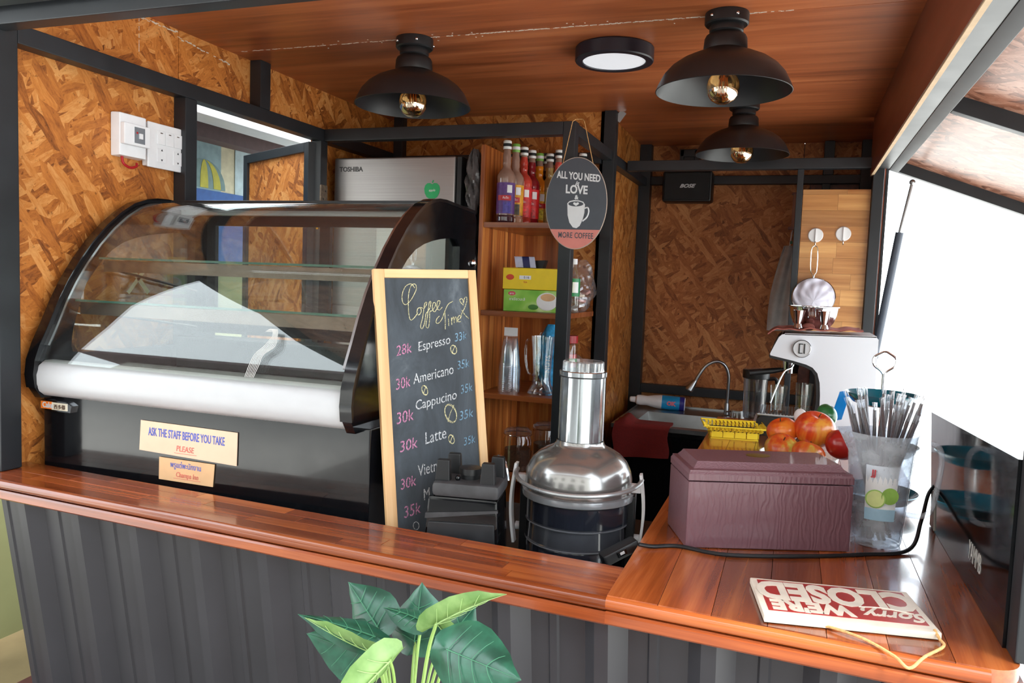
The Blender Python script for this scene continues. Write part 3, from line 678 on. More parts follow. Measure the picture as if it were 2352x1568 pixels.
# logo plate
lp = MB().prism([(-1.935, zz(.158)), (-1.925, zz(.180)), (-1.835, zz(.178)), (-1.815, zz(.168)), (-1.820, zz(.150)), (-1.93, zz(.150))], 'y', 1.574, 1.585).build('logo_plate', 'chrome', dc)
B('orange_field', plain('logo_orange', (232, 120, 40), .4), lp, -1.925, -1.885, 1.5725, 1.574, zz(.155), zz(.175)); B('cream_field', plain('logo_cream', (206, 196, 176), .4), lp, -1.885, -1.83, 1.5725, 1.574, zz(.154), zz(.174))
txt('lettering', 'Cake', .021, 'silver', lp, (-1.899, 1.572, zz(.165)), (1, 0, 0), (0, 0, 1), bold=.0006, sx=.9)
txt('lettering', '西多得', .014, plain('logo_brown', (84, 60, 46), .5), lp, (-1.856, 1.572, zz(.162)), (1, 0, 0), (0, 0, 1), bold=.0002)
# silver painted sketch on the pane and tape on the far window
sk = plain('white_marker', (226, 226, 222), .6)
def onpane(y): 
    for (ya, za), (yb, zb) in zip(prof[3:], prof[4:16]):
        if ya <= y <= yb: return za + (zb - za) * (y - ya) / (yb - ya)
    return prof[3][1]
def pp(x, z):   # z given, find y on the pane
    for (ya, za), (yb, zb) in zip(prof[2:], prof[3:16]):
        if za <= zz(z) <= zb: return (x, ya + (yb - ya) * (zz(z) - za) / (zb - za) - .0055, zz(z))
    return (x, 1.55, zz(z))
mb = MB(); rs = random.Random(2)
for j in range(7):
    o_ = j * .0045
    pts = [pp(-1.205 + o_ * .9, .405), pp(-1.192 + o_ * .7, .412), pp(-1.182 + o_ * .5, .398), pp(-1.196 + o_ * 1.1, .372), pp(-1.215 + o_ * .9, .352), pp(-1.222 + o_, .325), pp(-1.226 + o_ * .9, .298)]
    mb.tube(spline(pts, 5), .0006, 5)
mb.build('fork_sketch', sk, dc)
def tape(p0, p1, w_, x):
    d_ = (Vector(p1) - Vector(p0)); q_ = Vector((-d_.y, d_.x)).normalized() * w_ / 2; a, b = Vector(p0), Vector(p1)
    return MB().prism([tuple(a - q_), tuple(b - q_), tuple(b + q_), tuple(a + q_)], 'x', x, x + .0008)
tpm = plain('pale_tape', (206, 196, 160), .7)
for p0, p1, w_ in (((1.86, zz(.47)), (1.94, zz(.56)), .012), ((1.86, zz(.56)), (1.94, zz(.47)), .014)): tape(p0, p1, w_, DX0 + .0125).build('tape_cross', tpm, dc)
# paper notices on the case front
def notice(nm, labl, pts, mat):
    t = thing(nm, labl, 'notice', (pts[0][0], 1.5835, pts[0][1]))
    MB().prism([(x - pts[0][0], z - pts[0][1]) for x, z in pts], 'y', -.0022, 0).build('paper', mat, t); return t
p1_ = plain('peach_paper', (232, 200, 172), .7, var=.03); p2_ = plain('orange_paper', (226, 182, 136), .7, var=.04)
bi = plain('blue_ink', (84, 100, 186), .6); ri = plain('red_ink', (214, 110, 100), .6)
n1 = notice('paper_notice', 'wide peach paper notice asking customers to ask the staff, on the cake display', [(-1.588, .074), (-1.279, .066), (-1.277, .150), (-1.583, .153)], p1_)
rr_ = Vector((1, 0, -.01)); 
txt('lettering', 'ASK THE STAFF BEFORE YOU TAKE', .030, bi, n1, (.152, -.0026, .050), rr_, (0, 0, 1), sx=.515, bold=.0004)
txt('lettering', 'PLEASE', .021, ri, n1, (.150, -.0026, .016), rr_, (.12, 0, 1), sx=.86); B('underline', ri, n1, .115, .186, -.0028, -.0022, .004, .005)
n2 = notice('paper_notice', 'small orange paper notice with the inn name, under the wide peach notice', [(-1.523, .0042), (-1.351, .0040), (-1.346, .062), (-1.522, .0625)], p2_)
txt('lettering', 'ພຽງແຕ່ພະນັກງານ', .020, bi, n2, (.087, -.0026, .042), rr_, (0, 0, 1)) if False else txt('lettering', 'พรูแต่พะนักงาน', .020, bi, n2, (.087, -.0026, .042), rr_, (0, 0, 1), sx=.8)
txt('lettering', 'Champa Inn', .019, ri, n2, (.092, -.0026, .018), rr_, (.12, 0, 1), sx=.78); B('underline', ri, n2, .048, .134, -.0028, -.0022, .008, .009)
# ---------------------------------------------------------------- switch box and wall sockets (left wall)
wx = -1.978
cbx = thing('circuit_breaker_box', 'white breaker box with a red wire loop on the left wall', 'breaker box', (wx, 1.91, .95))
MB().hexa([(0, -.054, -.066), (.035, -.052, -.064), (.035, .052, -.064), (0, .054, -.066), (0, -.054, .066), (.035, -.052, .064), (.035, .052, .064), (0, .054, .066)], bev=.004).build('housing', 'white', cbx)
MB().box(.034, .052, -.05, .052, -.03, .034, bev=.003).build('raised_cover', 'white', cbx)
B('breaker', plain('breaker_grey', (120, 124, 130), .4), cbx, .0515, .0535, -.012, .028, -.022, .026); B('lever', 'white', cbx, .0535, .058, .004, .016, -.008, .008); B('red_dot', 'red', cbx, .0535, .0545, -.006, -.0, .006, .012)
MB().tube(spline([(.02, -.03, -.062), (.022, -.026, -.085), (.022, .0, -.095), (.02, .026, -.088), (.014, .034, -.078)]), .0042, 8).build('wire_loop', 'red', cbx)
skt = thing('socket_switch_plate', 'white wall plate with three switches above two sockets', 'switch', (wx, 2.062, .94))
MB().box(0, .022, -.084, .080, -.068, .068, bev=.004).build('back_box', 'white', skt); MB().box(.022, .030, -.088, .082, -.072, .070, bev=.003).build('face_plate', 'white', skt)
for k in range(3): MB().box(.030, .034, -.052 + k * .036, -.018 + k * .036, .004, .048, bev=.0015).build('rocker', 'white', skt); B('rocker_mark', 'alu', skt, .034, .0343, -.041 + k * .036, -.031 + k * .036, .039, .042)
for k in range(2):
    s_ = MB().box(.030, .0325, -.052 + k * .07, -.014 + k * .07, -.052, -.008, bev=.001).build('socket', 'white', skt)
    for dz in (-.016, -.042): MB().prism([(-.037 + k * .07, dz), (-.029 + k * .07, dz), (-.033 + k * .07, dz + (.007 if dz > -.03 else -.007))], 'x', .0325, .0328).build('pin_slot', 'black', s_)
# ---------------------------------------------------------------- fridge
fg = thing('fridge', 'tall stainless steel fridge behind the cake display, green sticker on its door', 'fridge', (-1.925, 3.0, -1.05))
FH = 2.105
B('cabinet', 'fridge_side', fg, 0, .605, .05, .52, .04, FH, bev=.006)
MB().box(.0, .578, 0, .045, .75, FH, bev=.008).build('upper_door', 'fridge', fg); MB().box(.0, .578, 0, .045, .06, .74, bev=.008).build('lower_door', 'fridge', fg)
MB().box(.584, .605, .004, .05, .06, FH - .002, bev=.003).build('door_edge', 'black', fg)
for x in (.05, .53): MB().cyl((x, .1, 0), (x, .1, .05), .02, n=12).cyl((x, .46, 0), (x, .46, .05), .02, n=12).build('foot', 'black', fg)
txt('lettering', 'TOSHIBA', .028, plain('logo_dark', (60, 58, 60), .4), fg, (.085, -.0006, 2.055), (1, 0, 0), (0, 0, 1), bold=.0008)
apl = plain('green_sticker', (36, 168, 98), .45)
ap = [(0, -.036), (.012, -.035), (.024, -.028), (.033, -.012), (.036, .006), (.032, .020), (.022, .029), (.010, .030), (.0, .025), (-.010, .030), (-.022, .029), (-.032, .020), (-.036, .006), (-.033, -.012), (-.024, -.028), (-.012, -.035)]
sk_ = MB().prism([(.475 + x, 1.965 + z) for x, z in ap], 'y', -.0014, -.0004).build('apple_sticker', apl, fg, label='green apple shaped sticker')
MB().obox((.478, -.001, 2.001), (.005, .0012, .012), Euler((0, .4, 0)).to_matrix()).build('sticker_stalk', apl, sk_); txt('sticker_script', 'apple', .014, 'white', sk_, (.475, -.0018, 1.965), (1, 0, 0), (0, 0, 1), shear=.3)
o = B('barcode_label', 'white', fg, .605, .606, .07, .12, 1.94, 1.99); B('red_label', 'red', fg, .605, .606, .08, .105, 2.02, 2.06)
mb = MB()
for k in range(9): mb.box(.606, .6063, .075 + k * .0047, .077 + k * .0047, 1.955, 1.985)
mb.build('bars', 'black', o)
# crumpled black bags beside fridge
def crumple(nm, labl, cat, c, rad, h, mat, seed, amp=.2, group=None, nu=40, nv=24):
    rs = random.Random(seed); ph = [(rs.uniform(0, 6), rs.uniform(2, 9), rs.uniform(2, 9)) for _ in range(6)]
    t = thing(nm, labl, cat, c, group=group)
    def f(u, v):
        a = u * 2 * PI; s_ = math.sin(PI * min(1, max(0.0, v * .93 + .035))) ** .55
        d_ = 1 + amp * sum(math.sin(p + round(k1) * a + k2 * v * 3) for p, k1, k2 in ph) / 3
        return (rad[0] * s_ * d_ * math.cos(a), rad[1] * s_ * d_ * math.sin(a), h * v)
    MB().sheet(f, nu, nv).build('film', mat, t, ang=25); return t
bagm = plain('black_bin_film', (26, 26, 30), .22, bump=.5, scale=60)
crumple('plastic_bag', 'crumpled grey plastic bag hanging high beside the fridge', 'bag', (-1.286, 3.06, .82), (.026, .06), .27, plain('grey_film', (84, 80, 80), .2, bump=.6, scale=80), 5, .35)
crumple('plastic_bag', 'crumpled black plastic bag hanging low between fridge and shelf', 'bag', (-1.283, 3.07, .25), (.028, .07), .55, bagm, 6, .3)
# ---------------------------------------------------------------- shelf unit
su = thing('wooden_shelf_unit', 'brown wooden shelf unit in the nook holding syrup bottles and boxes', 'shelf', (0, 0, -1.05))
ez = lambda z: z + 1.05
mb = MB()
B('side_board', 'board_z', su, -1.25, -1.232, 3.04, 3.20, 0, ez(1.105)); B('side_board', 'board_z', su, -1.25, -1.232, 3.2005, 3.37, 0, ez(1.105)); B('side_board', 'board_z', su, -1.25, -1.232, 3.3705, 3.566, 0, ez(1.095))
for k in range(4): B('back_stave', 'board_z', su, -1.231 + k * .058, -1.1735 + k * .058, 3.556, 3.566, .02, ez(1.09))
SH = [.79, .425, .078, -.26]
for z_ in SH:
    x1 = -.872
    for k in range(4): B('shelf_board', 'board_x', su, -1.231, x1, 3.045 + k * .126, 3.1705 + k * .126, ez(z_ - .022), ez(z_), bev=.001)
def onshelf(i): return SH[i] + .0006
# syrup bottles
def bottle(cap, liq, level, labc, lab2, labl, loc, first=None):
    t = thing('syrup_bottle', labl, 'bottle', loc, group='syrup bottles on the top shelf'); t.scale = (1.06, 1.06, 1.05)
    pr = [(.0, .0), (.034, .0), (.037, .006), (.037, .022), (.035, .028), (.0355, .16), (.037, .172), (.036, .185), (.026, .203), (.0165, .212), (.014, .220), (.0175, .232), (.0150, .245), (.0175, .257), (.0145, .270), (.013, .285), (.0135, .297)]
    gm_ = plain('syrup_' + liq[0], liq[1], .08, coat=.5, bump=0)
    em = plain('empty_syrup_glass', (150, 118, 104), .12, coat=.4, bump=0) if 'empty_syrup_glass' not in bpy.data.materials else bpy.data.materials['empty_syrup_glass']
    lo = [p for p in pr if p[1] <= level]; hi = [p for p in pr if p[1] >= level]
    def rad(z):
        for (r0, z0), (r1, z1) in zip(pr, pr[1:]):
            if z0 <= z <= z1: return r0 + (r1 - r0) * (z - z0) / max(1e-6, z1 - z0)
        return pr[-1][0]
    def dens(a, b, n): return [(rad(a + (b - a) * i / n), a + (b - a) * i / n) for i in range(n + 1)]
    MB().lathe([(0, 0)] + dens(.0001, level, 36), 24).build('filled_glass', gm_, t, ang=60); MB().lathe(dens(level, .297, 24), 24).build('neck_glass', em, t, ang=60)
    MB().lathe([(.0155, .287), (.0165, .290), (.0165, .318), (.014, .321), (0, .3215)], 20).build('cap', plain('bottle_cap', cap, .4, bump=0), t); B
    MB().lathe([(.0168, .297), (.0168, .309)], 20).build('cap_band', 'black' if cap[0] > 200 and cap[1] > 200 else 'white', t)
    MB().lathe([(.0362, .034), (.0364, .155)], 24).build('label', plain('syrup_label', labc, .45, var=.25, scale=60), t)
    a0, a1 = math.radians(-120), math.radians(-35)
    lab(.0372, .0372, .085, .105, a0, a1, plain('label_banner', (190, 40, 44), .4), 'label_banner', t); lab(.0372, .0372, .036, .078, math.radians(-85), a1, plain('label_fruit', lab2, .4, var=.5, scale=90), 'fruit_picture', t)
    lab(.0372, .0372, .115, .145, math.radians(-62), math.radians(-30), 'white', 'label_badge', t)
    txt('lettering', 'SYRUP' if False else 'ส้มจี๊ด', .011, 'white', t, (.0375 * math.cos(-1.2), .0378 * math.sin(-1.2), .095), (-math.sin(-1.2), math.cos(-1.2), 0), (0, 0, 1), ext=.0002)
    return t
W1, G1, K1 = (232, 232, 230), (120, 176, 70), (232, 232, 231)
sp = [(W1, ('purple', (66, 38, 46)), .03, (96, 60, 130), (70, 60, 150), 'empty purple-label syrup bottle at the front left of the row'),
      (G1, ('clear', (196, 150, 120)), .03, (226, 160, 40), (70, 60, 40), 'empty syrup bottle with green cap and orange-yellow label'),
      (W1, ('rose', (186, 62, 50)), .28, (206, 40, 44), (220, 60, 60), 'rosy red syrup bottle third from the front of the row'),
      (K1, ('crimson', (132, 20, 30)), .27, (212, 36, 40), (200, 50, 50), 'deep crimson syrup bottle fourth in the row'),
      (G1, ('orange', (236, 140, 24)), .265, (246, 170, 30), (240, 210, 60), 'bright orange syrup bottle with a green cap'),
      (W1, ('cola', (44, 26, 20)), .255, (120, 60, 30), (150, 90, 40), 'black-brown syrup bottle behind the orange one'),
      (K1, ('olive', (170, 140, 84)), .26, (170, 150, 60), (190, 170, 90), 'pale olive syrup bottle at the back of the row')]
for k, a in enumerate(sp): bottle(*a, (-1.155 + .0095 * k, 3.090 + .0805 * k, onshelf(0)) if k < 6 else (-1.075, 3.43, onshelf(0)))
bottle(W1, ('pink', (206, 80, 70)), .27, (206, 60, 60), (220, 90, 80), 'pink-red syrup bottle peeping out left of the oval sign', (-1.005, 3.34, onshelf(0)))
bottle(W1, ('amber', (120, 80, 40)), .2, (120, 80, 60), (150, 120, 60), 'syrup bottle whose cap shows above the right of the oval sign', (-.925, 3.44, onshelf(0)))
# second shelf
yb = thing('tea_box', 'yellow cardboard drink box stacked on the green tea box', 'box', (-1.158, 3.10, onshelf(1) + .0915), math.radians(4))
ym = plain('yellow_card', (238, 206, 36), .4, var=.04); MB().box(0, .262, 0, .13, 0, .088, bev=.002).build('carton', ym, yb)
B('lid_flap', ym, yb, -.001, .263, -.002, .131, .0885, .0895); rc_ = plain('print_red', (206, 70, 40), .5)
MB().lathe([(0, 0), (.017, 0)], 16, M4=Matrix.Translation((.032, -.0008, .05)) @ Matrix.Rotation(PI / 2, 4, 'X') @ Matrix.Scale(.7, 4, (0, 1, 0))).build('fruit_print', rc_, yb)
MB().ball((.03, -.0004, .05), .016, (1, .06, .62)).build('mango_print', rc_, yb); B('white_strip', 'white', yb, .072, .122, -.0008, 0, .042, .058); txt('lettering', '0.16', .014, plain('print_navy', (50, 60, 100), .5), yb, (.103, -.0012, .05), (1, 0, 0), (0, 0, 1)); txt('lettering', 'TEA', .01, rc_, yb, (.098, -.0006, .03), (1, 0, 0), (0, 0, 1))
gb = thing('tea_box', 'green tea carton with teacup picture under the yellow box', 'box', (-1.148, 3.09, onshelf(1)), math.radians(3))
gmn = NT('green_carton'); gz = gmn.n('ShaderNodeTexNoise', {'Vector': gmn.obj((9, 9, 9)), 'Scale': 1.0}); gmn.setp(Base_Color=gmn.ramp(gz.outputs[0], [(.35, srgb(104, 176, 52)), (.55, srgb(150, 204, 84)), (.72, srgb(226, 240, 190))]), Roughness=.4)
MB().box(0, .262, 0, .13, 0, .090, bev=.002).build('carton', gmn.m, gb)
MB().ball((.188, -.0004, .045), .045, (1, .03, .82)).build('cup_print', 'white', gb); MB().ball((.192, -.0018, .062), .031, (1, .02, .5)).build('tea_print', plain('milk_tea', (222, 176, 130), .4), gb)
MB().ball((.036, -.0004, .074), .016, (1, .05, .55)).build('badge_print', plain('badge_rose', (206, 70, 90), .4), gb); txt('lettering', 'aro', .014, 'white', gb, (.036, -.0016, .074), (1, 0, 0), (0, 0, 1)); txt('lettering', 'ชาเขียวมะลิ', .016, 'white', gb, (.06, -.0006, .05), (1, 0, 0), (0, 0, 1)); MB().ball((.13, -.0006, .02), .022, (1, .04, .5)).build('leaf_print', plain('leaf_green', (70, 130, 50), .5), gb)
pk = thing('sachet_pack', 'navy and white paper pack lying on the yellow box', 'packet', (-1.115, 3.165, onshelf(1) + .1815))
nv = plain('navy_print', (36, 46, 96), .4)
for k, (c_, x0_, x1_) in enumerate(((plain('pale_blue_card', (196, 204, 232), .5), .0, .035), (nv, .034, .066), (plain('pale_blue_card2', (196, 204, 232), .5), .065, .09))):
    MB().sheet(lambda u, v, a=x0_, b=x1_: (a + (b - a) * u - .022 * v * (1 - v * .3) + .0, -.03 + .06 * v * .3, .002 + .046 * math.sin(v * PI * .55)), 3, 8, .002).build('pack_face', c_, pk)
MB().hexa([(.0, .0, 0), (.11, 0, 0), (.11, .04, 0), (.0, .04, 0), (.0, .0, .03), (.12, .0, .035), (.12, .04, .035), (0, .04, .03)]).build('pack_body', 'black', pk)
wb_ = thing('water_bottle', 'clear plastic bottle with green and white label behind the post', 'bottle', (-.888, 3.235, onshelf(1)))
MB().lathe([(0, 0), (.026, 0), (.029, .008), (.029, .02), (.027, .025), (.029, .03), (.029, .13), (.027, .15), (.015, .185), (.0125, .195), (.0125, .215)], 24).build('body', 'clearplastic', wb_)
MB().lathe([(.0293, .070), (.0293, .145)], 24).build('label', plain('label_green', (30, 130, 76), .4), wb_); lab(.0298, .0298, .085, .13, math.radians(-80), math.radians(-30), 'white', 'label_panel', wb_); lab(.0298, .0298, .075, .14, math.radians(-150), math.radians(-110), 'white', 'label_panel', wb_)
MB().lathe([(.0135, .205), (.0145, .207), (.0145, .228), (0, .229)], 18).build('cap', 'white', wb_)
pb = crumple('plastic_bag', 'clear plastic bag of small packets on the middle shelf end', 'bag', (-.895, 3.40, onshelf(1)), (.05, .09), .23, M['filmwrap'], 12, .22)
for k in range(7): MB().obox((random.uniform(-.015, .015), random.uniform(-.05, .05), .025 + .012 * k), (.05, .04, .012), Euler((random.uniform(-.4, .4), random.uniform(-.4, .4), random.uniform(0, 3))).to_matrix(), bev=.002).build('packet', ['white', plain('packet_cream', (226, 206, 180), .6), plain('packet_rose', (206, 150, 140), .6)][k % 3], pb)
# third shelf
cu = [(.0, .0), (.032, .0), (.034, .004), (.043, .085), (.0455, .088), (.0455, .094)]
c0 = None
cx_ = (-1.12, 3.12)
for k in range(13):
    if c0 is None:
        c0 = thing('plastic_cup', 'clear plastic cup in the upside-down stack on the third shelf', 'cup', group='stacked clear plastic cups')
        MB().lathe([(.0475, 0), (.0475, .006), (.0445, .010), (.0425, .03), (.0405, .055), (.031, .135), (.029, .138), (0, .138)], 28).build('cup_wall', 'clearplastic', c0); o = c0
    else: o = copy_tree(c0)
    o.location = (cx_[0], cx_[1], onshelf(2) + k * .0085)
    o['label'] = 'lowest clear plastic cup, rim down on the third shelf' if k == 0 else 'topmost clear plastic cup of the upside-down stack' if k == 12 else 'clear plastic cup in the upside-down stack on the third shelf'
lc = thing('paper_slip', 'small pale printed slip resting on the stack of cups', 'paper', (cx_[0], cx_[1], onshelf(2) + 12 * .0085 + .1385))
MB().sheet(lambda u, v: (-.03 + .06 * u, .0, .0 + .035 * v), 3, 3, .002).build('paper', 'white', lc)
gj = thing('glass_carafe', 'tall clear flared glass jug standing beside the cups', 'jug', (-.985, 3.15, onshelf(2)))
MB().lathe([(0, 0), (.056, 0), (.060, .004), (.056, .014), (.040, .045), (.037, .075), (.040, .14), (.045, .20), (.050, .245), (.047, .245), (.042, .20), (.037, .14), (.034, .075), (.037, .045), (.052, .014), (0, .010)], 32).build('glass_body', 'glass', gj, ang=60)
MB().tube(spline([(-.046, 0, .225), (-.072, 0, .22), (-.075, 0, .15), (-.062, 0, .09), (-.040, 0, .08)]), .0055, 8, up=(0, 1, 0)).build('handle', 'glass', gj)
bb = crumple('blue_packet', 'bright blue snack packet in clear film behind the glass jug', 'packet', (-.985, 3.27, onshelf(2)), (.055, .03), .29, plain('sky_blue_film', (60, 160, 214), .3, var=.4, scale=40), 21, .2)
txt('lettering', 'NUTS', .03, 'white', bb, (0, -.036, .12), (0, 0, 1), (-1, 0, 0))
bb2 = crumple('film_bag', 'crinkled clear film bag with dark print left of the blue packet', 'bag', (-1.04, 3.33, onshelf(2)), (.04, .04), .25, M['filmwrap'], 23, .3); MB().ball((0, 0, .1), .03, (1, 1, 2)).build('contents', plain('maroon_contents', (90, 40, 44), .5), bb2)
rj = thing('lidded_jar', 'clear jar of pink contents with a bright red lid', 'jar', (-.915, 3.30, onshelf(2)))
MB().lathe([(0, 0), (.038, 0), (.04, .01), (.04, .20), (.034, .215)], 26).build('glass_body', 'glass', rj); MB().lathe([(0, .004), (.036, .004), (.037, .165), (0, .170)], 24).build('contents', plain('pink_contents', (196, 90, 90), .5, var=.3, scale=60), rj); MB().lathe([(.038, .212), (.040, .214), (.040, .245), (0, .247)], 26).build('lid', 'red', rj)
gbg = crumple('plastic_bag', 'low clear bag of green and white packets on the third shelf', 'bag', (-.92, 3.44, onshelf(2)), (.04, .07), .15, M['filmwrap'], 31, .2)
for k in range(4): MB().obox((random.uniform(-.01, .01), random.uniform(-.03, .03), .03 + .02 * k), (.045, .05, .016), Euler((.3 * k, .2, k)).to_matrix(), bev=.002).build('packet', ['white', plain('packet_lime', (150, 170, 60), .6)][k % 2], gbg)
# bottom shelf jars
for k, (x, y, h_, lb_) in enumerate(((-1.085, 3.16, .17, 'clip-top glass jar of dark beans on the lowest shelf, nearer one'), (-1.0, 3.30, .18, 'clip-top glass jar on the lowest shelf, behind the nearer jar'))):
    t = thing('glass_jar', lb_, 'jar', (x, y, onshelf(3)))
    MB().lathe([(0, 0), (.056, 0), (.06, .006), (.06, h_ - .035), (.052, h_ - .02), (.052, h_ - .012)], 28).build('glass_body', 'glass', t); MB().lathe([(0, .004), (.055, .004), (.055, h_ * .55), (0, h_ * .57)], 24).build('contents', plain('dark_beans', (74, 44, 28), .5, var=.4, scale=120), t)
    MB().lathe([(.050, h_ - .012), (.060, h_ - .010), (.061, h_), (.045, h_ + .012), (.02, h_ + .016), (0, h_ + .017)], 28).build('glass_lid', 'clearplastic', t); MB().tube([(.061 * math.cos(a * PI / 10), .061 * math.sin(a * PI / 10), h_ - .014) for a in range(20)], .0018, 6, closed=True).build('wire_clip', 'chrome', t)
# ---------------------------------------------------------------- ceiling lamps
def pendant(x, y, labl, first=[None]):
    if first[0] is None:
        t = thing('ceiling_lamp', labl, 'lamp', group='black dome ceiling lamps'); first[0] = t
        MB().lathe([(0, 0), (.061, 0), (.062, -.004), (.062, -.030), (.058, -.034), (0, -.034)], 36).build('canopy', 'black', t)
        for a in (-2.2, -1.0, .6): MB().ball((.0625 * math.cos(a), .0625 * math.sin(a), -.017), .005).build('screw', 'chrome', t, label='shiny fixing screw')
        MB().lathe([(.046, -.034), (.048, -.040), (.048, -.052), (.044, -.056), (.056, -.064), (.060, -.072), (.062, -.098), (.060, -.106)], 36).build('neck', 'black', t)
        MB().lathe([(.060, -.104), (.066, -.108), (.070, -.112), (.095, -.120), (.125, -.134), (.152, -.153), (.172, -.176), (.186, -.203), (.1925, -.218), (.1935, -.221), (.191, -.222), (.183, -.203), (.169, -.178), (.149, -.156), (.122, -.138), (.094, -.125), (.060, -.114), (.0, -.112)], 64).build('shade', lsh, t, ang=60)
        MB().cyl((0, 0, -.112), (0, 0, -.150), .019, n=20).build('socket', 'black', t)
        b = MB().lathe([(.014, -.150), (.018, -.158), (.034, -.172), (.044, -.188), (.0475, -.208), (.044, -.228), (.033, -.244), (.018, -.253), (0, -.256)], 36).build('bulb', 'amber', t, ang=80, label='smoky amber globe bulb')
        mb = MB()
        for k in range(6):
            a = k * PI / 3; mb.tube([(.009 * math.cos(a), .009 * math.sin(a), -.180), (.016 * math.cos(a + .3), .016 * math.sin(a + .3), -.232)], .0011, 5)
        mb.cyl((0, 0, -.150), (0, 0, -.190), .004, .002, 8)
        mb.build('filament', plain('orange_filament', (255, 140, 50), .4, bump=0), b)
    else: t = copy_tree(first[0]); t['label'] = labl
    t.location = (x, y, CE - .0005)
lsh = plain('black_enamel', (30, 31, 34), .38, var=.06)
pendant(-1.24, 2.40, 'left black dome ceiling lamp with amber globe bulb'); pendant(-.232, 2.385, 'big right black dome ceiling lamp nearest the side awning'); pendant(-.248, 3.50, 'farther small-looking black dome ceiling lamp near the speaker')
pl = thing('panel_light', 'round black-rimmed flat ceiling light with a white face', 'ceiling light', (-.617, 2.64, CE - .0005))
MB().lathe([(0, 0), (.128, 0), (.131, -.004), (.131, -.043), (.128, -.047), (.106, -.047), (.104, -.043)], 56).build('rim', plain('navy_black_rim', (26, 28, 40), .4), pl)
pf = plain('diffuser', (236, 238, 246), .4, var=.01); MB().lathe([(.105, -.0435), (0, -.0437)], 48).build('diffuser', pf, pl)
pf.node_tree.nodes['Principled BSDF'].inputs['Emission Color'].default_value = (.9, .94, 1, 1); pf.node_tree.nodes['Principled BSDF'].inputs['Emission Strength'].default_value = .35
# ---------------------------------------------------------------- wall speaker
sk_ = thing('wall_speaker', 'black wall speaker on a bracket above the sink corner', 'speaker', (-.58, 4.37, 1.093))
MB().box(-.132, .132, -.05, .06, -.084, .084, bev=.016).build('cabinet', 'black', sk_); MB().box(-.120, .120, -.054, -.048, -.073, .073, bev=.006).build('grille', plain('speaker_mesh', (14, 15, 17), .7, bump=.5, scale=400), sk_)
txt('lettering', 'BOSE', .026, 'silver', sk_, (0, -.0548, .0), (1, 0, 0), (0, 0, 1), shear=.4, bold=.001, sx=1.25)
MB().box(-.028, .028, -.02, .03, .084, .16, bev=.003).box(-.05, .05, -.02, .132, .16, .20, bev=.004).build('bracket', 'black', sk_); MB().box(-.05, -.03, -.02, .02, .12, .2).build('bracket_ear', 'black', sk_); MB().box(.03, .05, -.02, .02, .12, .2).build('bracket_ear', 'black', sk_)
# ---------------------------------------------------------------- oval hanging sign
hs = thing('oval_sign', 'oval dark grey coffee sign with coral bottom hanging on twine from the frame', 'sign', (-.797, 2.895, .851), math.radians(3))
RX, RZ = .118, .172; N = 64
ov = [(RX * math.cos(2 * PI * i / N), RZ * math.sin(2 * PI * i / N)) for i in range(N)]
slate = plain('slate_paint', (66, 72, 82), .4, var=.06); coral = plain('coral_paint', (218, 132, 122), .4, var=.05); sw = plain('sign_white', (228, 232, 236), .5, var=.03)
MB().prism(ov, 'y', -.004, .004).build('board', plain('pale_ply_edge', (188, 170, 156), .6), hs)
MB().prism([(x * .985, z * .985) for x, z in ov], 'y', -.0046, -.004).build('dark_field', slate, hs)
zc = -.098; low = [(x * .985, z * .985) for x, z in ov if z * .985 < zc]; MB().prism([(-RX * .985 * math.sqrt(1 - (zc / RZ / .985) ** 2), zc)] + sorted(low, key=lambda p: p[0]) + [(RX * .985 * math.sqrt(1 - (zc / RZ / .985) ** 2), zc)], 'y', -.0050, -.0046).build('coral_field', coral, hs)
R1, U1 = (1, 0, 0), (0, 0, 1)
txt('lettering', 'ALL YOU NEED', .037, sw, hs, (.006, -.0052, .099), (1, 0, -.10), U1, bold=.0010, sx=.66); txt('lettering', 'is', .024, sw, hs, (.0, -.0052, .074), R1, U1, shear=.4, bold=.0005)
txt('lettering', 'LOVE', .043, sw, hs, (.0, -.0052, .050), (1, 0, -.05), U1, bold=.0014, sx=.82); txt('lettering', '&', .022, sw, hs, (.001, -.0052, .022), R1, U1, bold=.0006)
txt('lettering', 'MORE COFFEE', .030, slate, hs, (.004, -.0056, -.121), (1, 0, -.02), U1, bold=.0003, space=1.08, sx=.66)
MB().prism([(-.033, 0), (-.030, -.045), (-.022, -.072), (-.008, -.090), (.006, -.093), (.018, -.084), (.028, -.062), (.034, -.035), (.035, -.004), (.028, .006), (.012, .011), (-.008, .012), (-.025, .008)], 'y', -.0056, -.005).build('cup_picture', sw, hs)
MB().prism([(.0 + .029 * math.cos(a * PI / 12), -.002 + .0095 * math.sin(a * PI / 12)) for a in range(24)], 'y', -.0060, -.0056).build('coffee_picture', slate, hs)
MB().prism([(.001, -.010), (-.010, -.003), (-.010, .002), (-.005, .004), (.001, .001), (.006, .004), (.012, .002), (.011, -.003)], 'y', -.0063, -.0060).build('heart_picture', sw, hs)
MB().tube(spline([(.033, -.0054, -.018), (.046, -.0054, -.016), (.050, -.0054, -.032), (.043, -.0054, -.052), (.028, -.0054, -.066)]), .0030, 6).build('cup_handle_picture', sw, hs)
MB().tube([(-.058, .0, .148), (-.030, .012, .307), (-.020, .025, .318)], .0016, 6).tube([(.058, .0, .148), (.015, .012, .307), (.005, .025, .318)], .0016, 6).tube([(-.020, .025, .318), (.005, .025, .318)], .0016, 6).build('twine', tw, hs)
